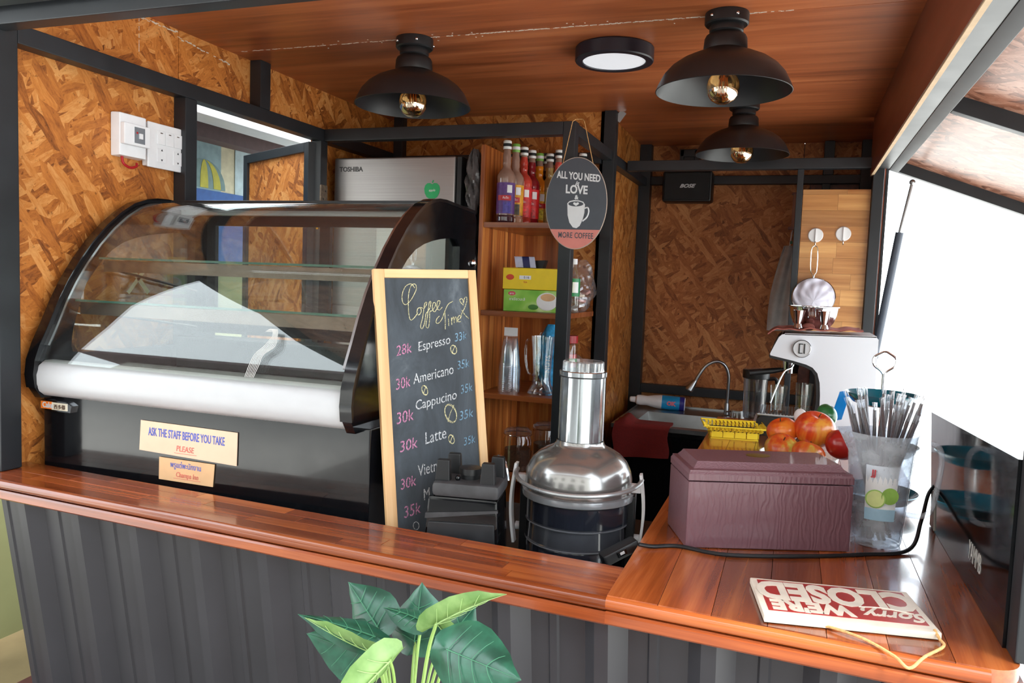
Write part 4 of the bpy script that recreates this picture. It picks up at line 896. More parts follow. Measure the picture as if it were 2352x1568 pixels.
# ---------------------------------------------------------------- chalkboard
TL, BL_, TR = Vector((-.942, 1.64, .566)), Vector((-.849, 1.57, -.026)), Vector((-.758, 1.82, .552))
vd = (BL_ - TL).normalized(); ud = (TR - TL); ud = (ud - vd * ud.dot(vd)).normalized(); nd = ud.cross(-vd)
bw, bh = .262, .700
ck = bpy.data.objects.new('chalkboard', None); COL.objects.link(ck)
m4 = Matrix((ud, -vd, nd)).transposed().to_4x4(); m4.translation = TL; ck.matrix_world = m4
tag(ck, 'tall pine-framed chalkboard coffee menu leaning against the cake display', 'chalkboard')
pine = wood('pale_pine', [(206, 152, 98), (232, 184, 128), (242, 204, 154)], 'y', 10, .5, stave=.06); pinex = wood('pale_pine_across', [(206, 152, 98), (232, 184, 128), (242, 204, 154)], 'x', 10, .5, stave=.06)
slm = NT('chalkboard_slate'); sz = slm.n('ShaderNodeTexNoise', {'Vector': slm.obj((7, 3.5, 7)), 'Scale': 1, 'Detail': 6, 'Roughness': .65, 'Distortion': 1.2})
slm.setp(Base_Color=slm.ramp(sz.outputs[0], [(.35, srgb(50, 56, 62)), (.6, srgb(72, 80, 88)), (.75, srgb(104, 112, 120))]), Roughness=.75)
fw = .026
def bxy(nm, mt, a): return MB().box(*a, bev=.0012).build(nm, mt, ck)
bxy('frame_side', pine, (0, fw, -bh, 0, -.010, .006)); bxy('frame_side', pine, (bw - fw * .8, bw, -bh, 0, -.010, .006)); bxy('frame_top', pinex, (fw, bw - fw * .8, -.021, 0, -.010, .006)); bxy('frame_bottom', pinex, (fw, bw - fw * .8, -bh, -bh + .021, -.010, .006))
MB().box(fw - .003, bw - fw * .8 + .003, -bh + .018, -.018, -.006, .0).build('writing_surface', slm.m, ck)
def cm(nm, rgb):
    n = NT(nm); z_ = n.n('ShaderNodeTexNoise', {'Vector': n.obj(), 'Scale': 420, 'Detail': 2}); c_ = srgb(*rgb)
    n.setp(Base_Color=n.ramp(z_.outputs[0], [(.38, tuple(v * .30 for v in c_[:3])), (.55, c_)]), Roughness=.95); return n.m
cw, cp, cbl, cyl_ = cm('white_chalk', (214, 218, 222)), cm('pink_chalk', (206, 140, 176)), cm('blue_chalk', (128, 166, 192)), cm('yellow_chalk', (226, 220, 176))
def kp(x, y): return Vector(((x - 37 - .0573 * (y - 42)) * 4.55e-4, -(y - 42 - .0933 * (x - 37)) * 4.14e-4, .0006))
def chalk(nm, strokes, mat, r=.0011):
    mb = MB()
    for s_ in strokes: mb.tube(spline([kp(*p) for p in s_], 5), r, 5)
    return mb.build(nm, mat, ck)
title = [[(268, 172), (246, 146), (215, 160), (198, 205), (202, 252), (222, 264), (250, 235), (276, 180), (270, 150), (248, 156), (234, 200), (232, 270), (236, 330), (246, 358), (266, 345), (284, 320)],
         [(300, 290), (284, 296), (280, 325), (292, 332), (304, 312), (300, 290), (318, 300)], [(318, 300), (334, 275), (332, 262), (322, 275), (312, 350), (300, 400), (310, 415), (322, 385), (330, 330)],
         [(330, 330), (352, 300), (358, 262), (348, 270), (338, 350), (330, 400), (342, 414), (350, 380), (352, 322), (362, 318)], [(362, 318), (380, 296), (384, 274), (372, 270), (366, 300), (378, 324), (392, 308)],
         [(392, 308), (406, 284), (410, 264), (398, 262), (392, 294), (404, 316), (424, 300)],
         [(406, 352), (392, 366), (388, 388), (400, 394), (420, 372), (440, 320), (458, 286), (484, 272)], [(438, 330), (440, 380), (440, 434)], [(458, 372), (460, 416)], [(457, 350), (458, 354)],
         [(476, 368), (478, 412)], [(478, 385), (488, 366), (492, 402)], [(492, 385), (502, 366), (508, 400)], [(512, 388), (528, 376), (526, 360), (514, 370), (514, 396), (530, 398)],
         [(546, 300), (534, 288), (524, 270), (532, 260), (542, 268), (546, 290)], [(546, 290), (552, 262), (564, 254), (566, 280), (552, 320), (536, 350), (530, 378)], [(536, 330), (556, 362), (578, 386)]]
chalk('chalk_title', title, cyl_, .0010)
def oval(cx_, cy_, a, b, tilt=.3): return [(cx_ + a * math.cos(t) * math.cos(tilt) - b * math.sin(t) * math.sin(-tilt), cy_ + b * math.sin(t) * math.cos(tilt) + a * math.cos(t) * math.sin(-tilt)) for t in [k * PI / 8 for k in range(17)]]
for cx_, cy_, a, b in ((488, 560, 17, 28), (324, 775, 15, 30), (470, 932, 31, 58), (474, 1082, 15, 28)):
    chalk('chalk_bean', [oval(cx_, cy_, a, b), oval(cx_, cy_, a * .9, b * .92, .4), [(cx_ + a * .6, cy_ - b * .8), (cx_ - a * .1, cy_), (cx_ - a * .5, cy_ + b * .8)]], cyl_, .0008)
def ctext(s_, x, y, wpx, h, mat, sl=-.13, bold=0):
    a = kp(x, y); b = kp(x + wpx, y + sl * wpx); r_ = (b - a)
    size = h * 4.14e-4 / .73
    o = txt('chalk_writing', s_, size, mat, ck, (a + b) / 2, r_, (.04, 1, 0), bold=bold, shear=.12, ext=.0003)
    w0 = max(v.co.dot(r_.normalized()) for v in o.data.vertices) - min(v.co.dot(r_.normalized()) for v in o.data.vertices)
    k = r_.length / w0; rn = r_.normalized(); c_ = (a + b) / 2
    for v in o.data.vertices: v.co += rn * ((v.co - c_).dot(rn) * (k - 1))
rows = [('28k', 162, 532, 90, 62, cp), ('Espresso', 284, 522, 184, 58, cw), ('33k', 490, 494, 74, 52, cbl), ('30k', 160, 724, 84, 66, cp), ('Americano', 258, 706, 230, 62, cw), ('35k', 504, 660, 74, 54, cbl),
        ('30k', 164, 918, 98, 70, cp), ('Cappucino', 272, 858, 230, 58, cw), ('35k', 524, 806, 72, 54, cbl), ('30k', 182, 1080, 102, 66, cp), ('Latte', 322, 1056, 122, 72, cw), ('35k', 514, 960, 86, 56, cbl),
        ('30k', 188, 1290, 88, 62, cp), ('Vietnamese', 290, 1232, 230, 68, cw), ('35k', 540, 1112, 70, 50, cbl), ('35k', 206, 1448, 96, 68, cp), ('M', 312, 1372, 44, 66, cw)]
for r_ in rows: ctext(*r_)
chalk('chalk_bean', [oval(278, 1530, 15, 22)], cw, .0008)
# ---------------------------------------------------------------- blender motor base
bb_ = thing('blender_base', 'dusty black blender motor base standing in front of the chalkboard', 'blender', (-.662, 1.600, BZ), math.radians(10)); bb_.scale = (1, 1, 1.2)
dst = plain('dusty_black_plastic', (38, 39, 42), .4, var=.3, scale=18); dst2 = plain('dusty_dark_grey', (58, 58, 60), .6, var=.35, scale=30)
MB().hexa([(-.090, -.062, 0), (.088, -.062, 0), (.084, .07, 0), (-.088, .07, 0), (-.079, -.054, .172), (.078, -.054, .172), (.076, .064, .172), (-.077, .064, .172)], bev=.008).build('housing', 'blackg', bb_)
MB().hexa([(-.083, -.066, .02), (.080, -.066, .02), (.080, -.05, .02), (-.083, -.05, .02), (-.075, -.060, .125), (.073, -.060, .128), (.073, -.05, .128), (-.075, -.05, .125)], bev=.003).build('front_panel', dst, bb_)
MB().hexa([(-.082, -.060, .130), (.080, -.060, .150), (.079, -.05, .150), (-.081, -.05, .130), (-.081, -.060, .140), (.079, -.060, .154), (.078, -.05, .154), (-.080, -.05, .140)]).build('front_crease', dst2, bb_)
MB().box(-.070, .080, -.056, .062, .170, .198, bev=.009).build('top_plate', dst2, bb_)
for x, y in ((-.050, -.030), (.052, -.036), (-.042, .038), (.060, .036)): MB().hexa([(x - .017, y - .011, .196), (x + .017, y - .011, .196), (x + .017, y + .011, .196), (x - .017, y + .011, .196), (x - .014, y - .009, .236), (x + .014, y - .009, .236), (x + .014, y + .009, .236), (x - .014, y + .009, .236)], bev=.003).build('peg', 'black', bb_)
MB().lathe([(0, .198), (.022, .198), (.022, .206), (.026, .207), (.026, .218), (0, .220)], 14, c=(.004, .0, 0)).build('drive_socket', 'black', bb_); MB().ball((-.018, -.028, .202), .006).build('button', 'blackg', bb_)
lb = MB().box(-.085, -.030, -.0690, -.0665, .084, .102).build('white_label', 'white', bb_)
for k in range(3): B('print_line', plain('grey_print', (120, 120, 126), .5), lb, -.080, -.036, -.0693, -.0690, .088 + k * .0045, .0898 + k * .0045)
# spoon shaped chrome lever
sp_ = thing('ladle', 'curved shiny metal spoon handle behind the blender base', 'spoon', (-.635, 1.70, BZ))
MB().tube(spline([(.0, .02, 0), (-.005, .02, .12), (-.012, .02, .22), (-.004, .016, .258), (.008, .012, .264), (.022, .004, .245), (.030, .0, .215)], 6), .0062, 10).build('handle', 'chrome', sp_)
# ---------------------------------------------------------------- juicer
jx = thing('juicer', 'centrifugal juicer with silver feed chute, clear dome and white side clamps', 'juicer', (-.460, 1.800, BZ), math.radians(6))
z0 = -BZ
jb = plain('blue_black_plastic', (30, 33, 42), .18, coat=.4, bump=0); chr_ = NT('chute_metal'); chr_.setp(Base_Color=srgb(196, 202, 206), Metallic=.95, Roughness=.16)
MB().lathe([(0, 0), (.118, 0), (.122, .005), (.122, .068), (.120, .072)], 56).build('motor_base', jb, jx)
MB().lathe([(.119, .070), (.123, .072), (.123, .076), (.120, .078), (.118, .118), (.122, .120), (.122, .124)], 56).build('pulp_band', plain('smoky_band', (62, 64, 70), .10, bump=0, coat=.5), jx)
MB().lathe([(.1195, .0705), (.1235, .0725), (.1240, .0745), (.120, .077)], 56).build('seam_ring', plain('grey_trim_ring', (120, 122, 128), .25), jx)
MB().lathe([(.1195, .1175), (.1235, .119), (.1240, .121), (.120, .123)], 56).build('seam_ring', plain('grey_trim_ring2', (100, 102, 108), .25), jx)
MB().lathe([(.121, .122), (.124, .126), (.124, .172), (.121, .176), (.0, .176)], 56).build('drum', jb, jx)
dome = NT('dusty_clear_dome'); dome.setp(Base_Color=srgb(150, 148, 146), Metallic=.75, Roughness=.22, Coat_Weight=.6, Coat_Roughness=.05)
MB().lathe([(.126, .174), (.129, .178), (.128, .205), (.127, .225), (.123, .243), (.113, .262), (.098, .277), (.080, .288), (.064, .295), (.057, .303), (.056, .31)], 56).build('dome_lid', dome.m, jx, ang=50)
MB().lathe([(.128, .176), (.1335, .178), (.1345, .186), (.1335, .192), (.128, .194)], 56).build('lid_flange', plain('pale_clear_flange', (140, 142, 146), .15, .3), jx)
nF = 72; mb = MB(); rings = []
for z_, r_ in ((.302, .0545), (.306, .0530), (.462, .0520), (.464, .0548), (.474, .0552), (.476, .0530)):
    rings.append([mb.bm.verts.new(((r_ + (.0010 if i % 6 < 3 else 0)) * math.cos(2 * PI * i / nF), (r_ + (.0010 if i % 6 < 3 else 0)) * math.sin(2 * PI * i / nF), z_)) for i in range(nF)])
mb.loft(rings, False, True).build('feed_chute', chr_.m, jx, ang=15)
MB().lathe([(.0530, .4605), (.0560, .4615), (.0560, .4640), (.0530, .4645)], 48).build('dark_ring', 'black', jx)
mb = MB(); rings = []
for z_, r_ in ((.474, .047), (.496, .047), (.499, .044)):
    rings.append([mb.bm.verts.new(((r_ + (.0022 if i % 6 < 3 else 0)) * math.cos(2 * PI * i / nF), (r_ + (.0022 if i % 6 < 3 else 0)) * math.sin(2 * PI * i / nF), z_)) for i in range(nF)])
mb.loft(rings, False, True).build('pusher', glass('pusher_clear', (.75, .79, .80), 4, .05, haze=.12), jx, ang=20)
pts = [(.150 * math.cos(a), .150 * math.sin(a), .226 - .014 * abs(math.sin(a)) ** 1 + .0) for a in [PI + k * PI / 24 for k in range(25)]]
MB().tube(pts, .0052, 8).build('front_hoop', plain('satin_hoop', (176, 178, 180), .3, .6), jx)
for s_ in (-1, 1):
    MB().sheet(lambda u, v, s_=s_: (s_ * (.150 + .010 * math.sin(PI * v)), -.012 + .024 * u, .045 + .195 * v), 3, 14, .006 * 1).build('clamp_arm', 'white', jx, label='white curved clamp arm')
    MB().box(min(s_ * .122, s_ * .150), max(s_ * .122, s_ * .150), -.010, .010, .195, .215, bev=.003).build('clamp_pivot', 'white', jx); MB().cyl((s_ * .118, 0, .085), (s_ * .150, 0, .085), .010, n=16).build('clamp_pin', 'silver', jx)
    MB().box(min(s_ * .118, s_ * .138), max(s_ * .118, s_ * .138), -.02, .02, .02, .19, bev=.004).build('side_rib', 'black', jx)
# ---------------------------------------------------------------- sink unit, tap, bottle, towel
SZ = -.12
sn = thing('sink_unit', 'stainless steel sink on a black cabinet against the back wall', 'sink', (-.795, 3.69, -1.05))
sx1 = .74; sd = .745; st_ = ez(SZ)
B('cabinet', 'black', sn, .005, sx1, .02, sd, 0, st_ - .17); B('front_apron', 'dark', sn, .005, sx1, .012, .02, .1, st_ - .035)
MB().frame([(0, 0), (sx1, 0), (sx1, sd), (0, sd)], [(.09, .10), (.55, .10), (.55, .50), (.09, .50)], 'z', st_ - .012, st_).build('sink_top', 'steelb', sn)
mb = MB(); r0_ = [(.09, .10), (.55, .10), (.55, .50), (.09, .50)]; r1_ = [(.11, .12), (.53, .12), (.53, .48), (.11, .48)]
L = [[mb.bm.verts.new((x, y, z)) for x, y in rr] for rr, z in ((r0_, st_ - .001), (r1_, st_ - .15))]; mb.loft(L, False, True).build('basin', 'steelb', sn)
MB().frame([(0, 0), (sx1, 0), (sx1, sd), (0, sd)], [(.012, .012), (sx1 - .012, .012), (sx1 - .012, sd - .012), (.012, sd - .012)], 'z', st_, st_ + .008).build('raised_rim', 'steelb', sn)
B('side_support', 'black', sn, .005, .09, .02, sd, st_ - .17, st_ - .013); B('side_support', 'black', sn, .56, sx1, .02, sd, st_ - .17, st_ - .013)
tp = thing('sink_tap', 'slim gooseneck metal tap with spray nozzle behind the sink basin', 'tap', (-.30, 4.235, SZ + .0005))
MB().lathe([(0, 0), (.024, 0), (.024, .008), (.014, .014), (.012, .07), (.010, .075)], 20).build('base', 'steelb', tp)
MB().tube(spline([(0, 0, .06), (.002, -.005, .15), (.0, -.01, .225), (-.022, -.02, .275), (-.065, -.03, .292), (-.115, -.04, .265), (-.150, -.05, .21), (-.162, -.052, .185)], 6), .0085, 12).build('neck', 'steelb', tp)
d_ = Vector((-.035, -.01, -.06)).normalized(); p_ = Vector((-.162, -.052, .187)); MB().tube([p_, p_ + d_ * .03, p_ + d_ * .06, p_ + d_ * .066], [.010, .018, .022, .018], 16).build('spray_nozzle', 'steelb', tp)
MB().tube([(.0, -.012, .03), (.03, -.035, .038)], .004, 8).build('lever', 'steelb', tp)
cbt = thing('cleaner_bottle', 'white and blue cleaning bottle lying on its side behind the sink', 'bottle', (-.66, 4.30, SZ + .041), 0, rot=(0, math.radians(92), math.radians(8)))
MB().lathe([(0, -.135), (.034, -.135), (.038, -.128), (.038, .0), (.034, .03), (.026, .07), (.028, .11), (.026, .125), (.013, .135)], 28, M4=Matrix.Rotation(PI, 4, 'X')).build('body', 'white', cbt)
MB().lathe([(.0384, -.13), (.0386, -.01)], 28, M4=Matrix.Rotation(PI, 4, 'X')).build('label', plain('cyan_label', (20, 150, 210), .4, var=.15, scale=20), cbt); MB().lathe([(.0388, -.131), (.0389, -.105)], 28, M4=Matrix.Rotation(PI, 4, 'X')).build('label_end', plain('indigo_label', (40, 40, 130), .4), cbt)
MB().lathe([(.015, .13), (.017, .135), (.015, .16), (.011, .165), (0, .166)], 18, M4=Matrix.Rotation(PI, 4, 'X')).build('cap', 'white', cbt)
txt('label_mark', 'OK', .03, plain('label_pink', (226, 120, 140), .5), cbt, (.0, -.0395, .06), (0, 0, 1), (-1, 0, 0), bold=.002)
tl = thing('towel', 'dark red towel hanging over the front edge of the sink', 'towel', (-.775, 3.69, SZ))
MB().sheet(lambda u, v: (.262 * u + .006 * math.sin(9 * v), (.10 - .11 * (v / .3)) if v < .3 else (-.012 - .014 * math.sin(7 * u + 2 * v) * (v - .3) - .012), (.016 + .03 * math.exp(-((u - .18) / .1) ** 2) * (1 - v)) if v < .3 else .016 - (.165 - .02 * u) * (v - .3) / .7), 30, 24, .004).build('cloth', plain('maroon_towel', (124, 34, 32), .95, bump=.4, scale=160), tl, ang=70)
dj = thing('dark_blender_jar', 'tall smoky grey blender jar behind the yellow basket', 'jar', (-.135, 3.52, -.0005 + .0035))
MB().lathe([(0, 0), (.045, 0), (.047, .03), (.050, .15), (.052, .17), (.050, .21), (.02, .215), (0, .215)], 24).build('jar', glass('smoky_jar', (.35, .36, .38), 2, .1, haze=.04), dj); MB().lathe([(.052, .17), (.056, .172), (.056, .205), (.03, .21), (0, .21)], 24).build('lid', 'black', dj); MB().tube(spline([(.05, 0, .17), (.085, 0, .165), (.085, 0, .07), (.05, 0, .05)]), .008, 8, up=(0, 1, 0)).build('handle', 'black', dj)
dg = thing('drinking_glass', 'upturned clear drinking glass on the sink edge below the tap', 'glass', (-.215, 3.76, SZ + .009))
MB().lathe([(.040, 0), (.041, .004), (.035, .10), (.032, .106), (0, .106)], 26).build('glass_body', 'glass', dg)
# ---------------------------------------------------------------- yellow basket
yk = thing('yellow_basket', 'small flared yellow woven plastic basket behind the maroon box', 'basket', (-.185, 3.0, .0035), math.radians(10))
yw = plain('basket_yellow', (240, 208, 50), .35, var=.06)
MB().box(-.085, .085, -.055, .055, 0, .003).build('base', yw, yk)
for s_ in (-1, 1):
    for k in range(4): MB().obox((-.063 + k * .042, s_ * .056, .017), (.038, .002, .022)).build('wall_panel', yw, yk)
    MB().obox((s_ * .086, 0, .017), (.002, .10, .022)).build('wall_panel', yw, yk)
mb = MB()
for s_ in (-1, 1):
    for k in range(14):
        for j in range(3): mb.obox((-.092 + k * .0142, s_ * (.060 + j * .009), .031 + j * .006), (.0105, .009, .0022), Euler((s_ * .55, 0, .5 * (-1) ** j)).to_matrix())
    for k in range(8):
        for j in range(3): mb.obox((s_ * (.088 + j * .009), -.055 + k * .0155, .031 + j * .006), (.009, .0105, .0022), Euler((0, -s_ * .55, .5 * (-1) ** j)).to_matrix())
o = mb.build('woven_flare', yw, yk); o['kind'] = 'stuff'
MB().tube([(-.112, -.084, .048), (.112, -.084, .048), (.112, .084, .048), (-.112, .084, .048)], .003, 6, closed=True).build('rim', yw, yk); MB().tube([(-.086, -.056, .029), (.086, -.056, .029), (.086, .056, .029), (-.086, .056, .029)], .0022, 6, closed=True).build('rib', 'black', yk)
# ---------------------------------------------------------------- fruit
def fruit_mat(nm, a, b, c=None, rough=.28):
    n = NT(nm); g_ = n.n('ShaderNodeTexNoise', {'Vector': n.obj((14, 14, 5)), 'Scale': 1, 'Detail': 3}); s2 = n.n('ShaderNodeTexNoise', {'Vector': n.obj((90, 90, 12)), 'Scale': 1, 'Detail': 2})
    m_ = n.n('ShaderNodeMix', {0: .35, 2: g_.outputs[0], 3: s2.outputs[0]}).outputs[0]
    n.setp(Base_Color=n.ramp(m_, [(.38, srgb(*a)), (.50, srgb(*b)), (.62, srgb(*(c or b)))]), Roughness=rough, Coat_Weight=.3); return n.m
def apple(nm, labl, cat, c, r, mt, flat=.9, tilt=(0, 0, 0), dimple=True):
    t = thing(nm, labl, cat, c, rot=tilt, group='fruit in the bowl')
    pr = []
    for j in range(19):
        th = PI * j / 18; q = 1 - (.22 * math.exp(-(th / .35) ** 2) + .16 * math.exp(-((PI - th) / .3) ** 2) if dimple else 0)
        pr.append((r * math.sin(th) * (1.03 + (.05 * math.cos(th) if dimple else 0)), r * flat * math.cos(th) * q))
    MB().lathe(pr, 28).build('flesh', mt, t, ang=80)
    if dimple: MB().tube([(0, 0, r * flat * .72), (.003, 0, r * flat * 1.02)], .0016, 6).build('stem', plain('stem_brown', (90, 60, 34), .8), t)
    return t
fb = thing('fruit_bowl', 'glass bowl heaped with apples behind the maroon box', 'bowl', (.035, 2.165, .0035))
MB().lathe([(0, 0), (.05, 0), (.055, .006), (.085, .06), (.098, .125), (.095, .125), (.082, .062), (.052, .010), (0, .008)], 36).build('bowl', 'glass', fb)
fm1 = fruit_mat('red_apple_skin', (196, 50, 26), (224, 84, 34), (236, 160, 60)); fm2 = fruit_mat('orange_apple_skin', (226, 70, 24), (240, 104, 30), (244, 140, 46)); fm3 = fruit_mat('yellow_apple_skin', (204, 56, 30), (222, 112, 42), (206, 194, 84)); fm4 = fruit_mat('dark_red_skin', (140, 24, 24), (176, 36, 30))
apple('apple', 'largest glossy red-orange apple on top of the heap', 'apple', (.070, 2.165, .196), .050, fm1, .95, (.3, .2, 0)); apple('apple', 'orange-red apple at the back left of the heap', 'apple', (-.008, 2.175, .182), .040, fm2, .9, (.2, -.3, 0))
apple('apple', 'red and green-yellow striped apple at the front left', 'apple', (-.008, 2.095, .150), .041, fm3, .92, (.5, -.2, .6)); apple('apple', 'yellow-green apple with a deep dimple at the front', 'apple', (.055, 2.075, .146), .041, fm3, .82, (.35, .1, 2.2))
apple('apple', 'dark red apple half hidden by the straws', 'apple', (.135, 2.125, .170), .040, fm4, .95, (.1, .3, 0)); apple('apple', 'red apple inside the bowl under the heap', 'apple', (.035, 2.20, .085), .040, fm4); 
apple('lime', 'dark green lime at the back of the heap', 'lime', (.100, 2.24, .225), .030, fruit_mat('lime_skin', (24, 86, 46), (40, 112, 60)), .85, (.3, 1.2, 0), False); apple('egg', 'small white egg-like ball between the apples', 'egg', (.035, 2.235, .215), .022, 'white', .8, (0, 1.4, 0), False)
# ---------------------------------------------------------------- three tier stand
ts = thing('tiered_stand', 'three-tier teal metal tray stand with a ring handle beside the straws', 'stand', (.228, 2.215, .0035))
teal = plain('teal_enamel', (14, 92, 108), .22, coat=.4)
def tray(r, z, oval_=1.0): return MB().lathe([(0, z), (r * .55, z), (r * .8, z + .008), (r, z + .030), (r * 1.01, z + .031), (r * .99, z + .033), (r * .79, z + .012), (r * .55, z + .004), (0, z + .004)], 40)
tray(.102, .010).build('bottom_tray', teal, ts); tray(.096, .130).build('middle_tray', teal, ts); tray(.088, .262).build('top_tray', teal, ts); MB().lathe([(0, 0), (.04, 0), (.042, .010), (0, .011)], 24).build('foot', teal, ts)
MB().cyl((0, 0, .010), (0, 0, .345), .0045, n=12).build('pole', 'chrome', ts)
MB().tube(spline([(0, 0, .34), (-.008, 0, .352), (-.024, 0, .366), (-.026, 0, .385), (-.010, 0, .398), (0, 0, .402), (.010, 0, .398), (.026, 0, .385), (.024, 0, .366), (.008, 0, .352), (0, 0, .34)], 8), .0028, 8).build('ring_handle', 'chrome', ts)
for k, (a, z_) in enumerate(((.4, .026), (2.6, .146))): pass
rp_ = thing('ribbon', 'bright blue plastic clip or ribbon sticking out left of the top tray', 'ribbon', (.155, 2.25, .25)); MB().sheet(lambda u, v: (-.012 + .030 * u + .02 * v, .003 * math.sin(6 * v), -.02 + .085 * v + .008 * u), 4, 8, .003).build('strip', plain('azure_plastic', (20, 140, 226), .3), rp_)
rp_.location = (.125, 2.335, .215)
spn = thing('saucer_spoon', 'small red-brown lid lying in the bottom teal tray', 'lid', (.262, 2.185, .0185)); MB().lathe([(0, 0), (.022, 0), (.024, .006), (0, .009)], 22).build('lid', plain('rust_red_gloss', (150, 60, 40), .15), spn)
# ---------------------------------------------------------------- espresso machine
em = thing('coffee_machine', 'silver and black espresso machine seen from its side by the opening', 'coffee machine', (0, 3.09, .0035))
out_ = [(-.104, .0), (-.112, .03), (-.108, .060), (-.095, .072), (.092, .072), (.098, .15), (.095, .20), (.088, .240), (.075, .258), (.055, .268), (.009, .281), (-.074, .296), (-.077, .305), (-.066, .340), (-.050, .375), (-.040, .384), (-.028, .387), (.283, .394), (.290, .385), (.290, 0)]
MB().prism(out_, 'y', .004, .276).build('core', 'black', em)
side = [(.110, .0), (.112, .10), (.110, .17), (.106, .215), (.096, .250), (.078, .270), (.055, .280), (.009, .291), (-.072, .306), (-.074, .312), (-.060, .345), (-.046, .376), (-.036, .386), (-.026, .389), (.284, .396), (.293, .386), (.293, 0)]
slv = plain('machine_silver', (214, 217, 224), .3, 0, var=.01, scale=3, bump=0)
for y0, y1, nm in ((0, .006, 'side_panel'), (.274, .280, 'side_panel')): MB().prism(side, 'y', y0, y1).build(nm, slv, em)
MB().hexa([(-.026, .0, .386), (.286, .0, .393), (.286, .28, .393), (-.026, .28, .386), (-.026, .0, .391), (.286, .0, .398), (.286, .28, .398), (-.026, .28, .391)]).build('top_plate', 'silver', em)
MB().prism([(-.0735, .306), (-.0745, .312), (-.060, .345), (-.046, .376), (-.036, .386), (-.034, .386), (-.046, .30)], 'y', .006, .274).build('front_fascia', slv, em)
kn = MB().lathe([(0, 0), (.031, 0), (.033, -.003), (.033, -.010), (.029, -.012), (.0285, -.010), (0, -.010)], 36, M4=Matrix.Translation((.037, .0, .338)) @ Matrix.Rotation(-PI / 2, 4, 'X')).build('round_badge', 'silver', em)
MB().tube([(.037 + .031 * math.cos(a * PI / 18), -.0095, .338 + .031 * math.sin(a * PI / 18)) for a in range(2, 34)], .0020, 6).build('badge_ring', 'black', kn)
for x in (.028, .046): MB().box(x - .0018, x + .0018, -.0128, -.0098, .320, .357).build('badge_bar', 'black', kn)
MB().box(.028, .040, -.0128, -.0098, .354, .357).box(.028, .040, -.0128, -.0098, .320, .323).build('badge_bar', 'black', kn)
MB().cyl((.0, .14, .292), (.0, .14, .250), .034, .032, 28).build('group_head', 'chrome', em)
MB().cyl((.0, .14, .250), (.0, .14, .232), .030, n=24).build('portafilter', 'chrome', em); MB().tube([(-.03, .14, .242), (-.06, .135, .236), (-.15, .12, .222)], [.008, .011, .013], 12).build('portafilter_handle', 'black', em)
MB().tube(spline([(.015, .035, .285), (.005, .03, .262), (-.02, .02, .245), (-.045, .015, .18), (-.062, .012, .125)]), .0042, 8).build('steam_wand', 'chrome', em)
tr_ = MB().box(-.108, .088, .012, .268, .072, .082, bev=.003).build('drip_tray', 'steelb', em)
mb = MB()
for k in range(17): mb.obox((-.100 + k * .0112, .14, .0835), (.004, .24, .003))
o = mb.build('drip_grille', 'chrome', tr_); o['kind'] = 'stuff'
MB().hexa([(-.125, .01, .0), (.085, .01, .0), (.085, .27, .0), (-.125, .27, .0), (-.122, .01, .05), (.085, .01, .06), (.085, .27, .06), (-.122, .27, .05)], bev=.012).build('base_tray', slv, em)
for k, (x, y, h_, nm) in enumerate(((.055, 3.14, .118, 'clear straight glass under the coffee machine spout, right one'), (-.035, 3.17, .10, 'clear glass under the coffee machine spout, left one'))):
    t = thing('coffee_glass', nm, 'glass', (x, y, .0035 + .0855)); MB().lathe([(0, 0), (.024, 0), (.026, .003), (.032, h_), (.030, h_), (.024, .008), (0, .006)], 26).build('glass_body', 'glass', t)
cl = thing('cup_cloth', 'crumpled reddish cloth spread on top of the coffee machine', 'cloth', (0, 3.09, .3985))
clm = plain('russet_cloth', (150, 84, 74), .9, var=.2, scale=60, bump=.4)
MB().sheet(lambda u, v: (-.088 + .33 * u, .01 + .25 * v, .0125 + .003 * u * 3 + .003 * math.sin(17 * u + 5 * v) * math.sin(13 * v + 3 * u) + .0025 * math.sin(31 * u) + (-.022 * max(0, (.1 - u) / .1))), 48, 24, .004).build('cloth', clm, cl, ang=80)
MB().ball((.055, .06, .022), .018, (1.3, 1, .8)).build('fold', clm, cl)
ct = .0165 + .398
bw_ = thing('steel_bowl', 'wide ribbed stainless steel bowl standing on the cloth', 'bowl', (.072, 3.235, ct)); 
mb = MB(); rings = []
for z_, r_ in ((0, .045), (.003, .058), (.02, .072), (.05, .083), (.078, .088), (.080, .093), (.083, .093), (.083, .086), (.05, .079), (.01, .06), (.006, .001)): rings.append([mb.bm.verts.new((r_ * (1 + (.015 if i % 4 < 2 and z_ < .075 else 0)) * math.cos(i * PI / 48), r_ * (1 + (.015 if i % 4 < 2 and z_ < .075 else 0)) * math.sin(i * PI / 48), z_)) for i in range(96)])
mb.loft(rings, True, True).build('bowl', 'chrome', bw_, ang=40)
for x, y, nm in ((.018, 3.118, 'small flared chrome measuring cup on the machine, left one'), (.108, 3.118, 'small waisted chrome measuring cup on the machine, right one')):
    t = thing('measuring_cup', nm, 'cup', (x, y, ct)); MB().lathe([(0, 0), (.016, 0), (.017, .003), (.012, .018), (.016, .03), (.024, .066), (.025, .068), (.023, .068), (.014, .03), (0, .025)], 28).build('cup', 'chrome', t)
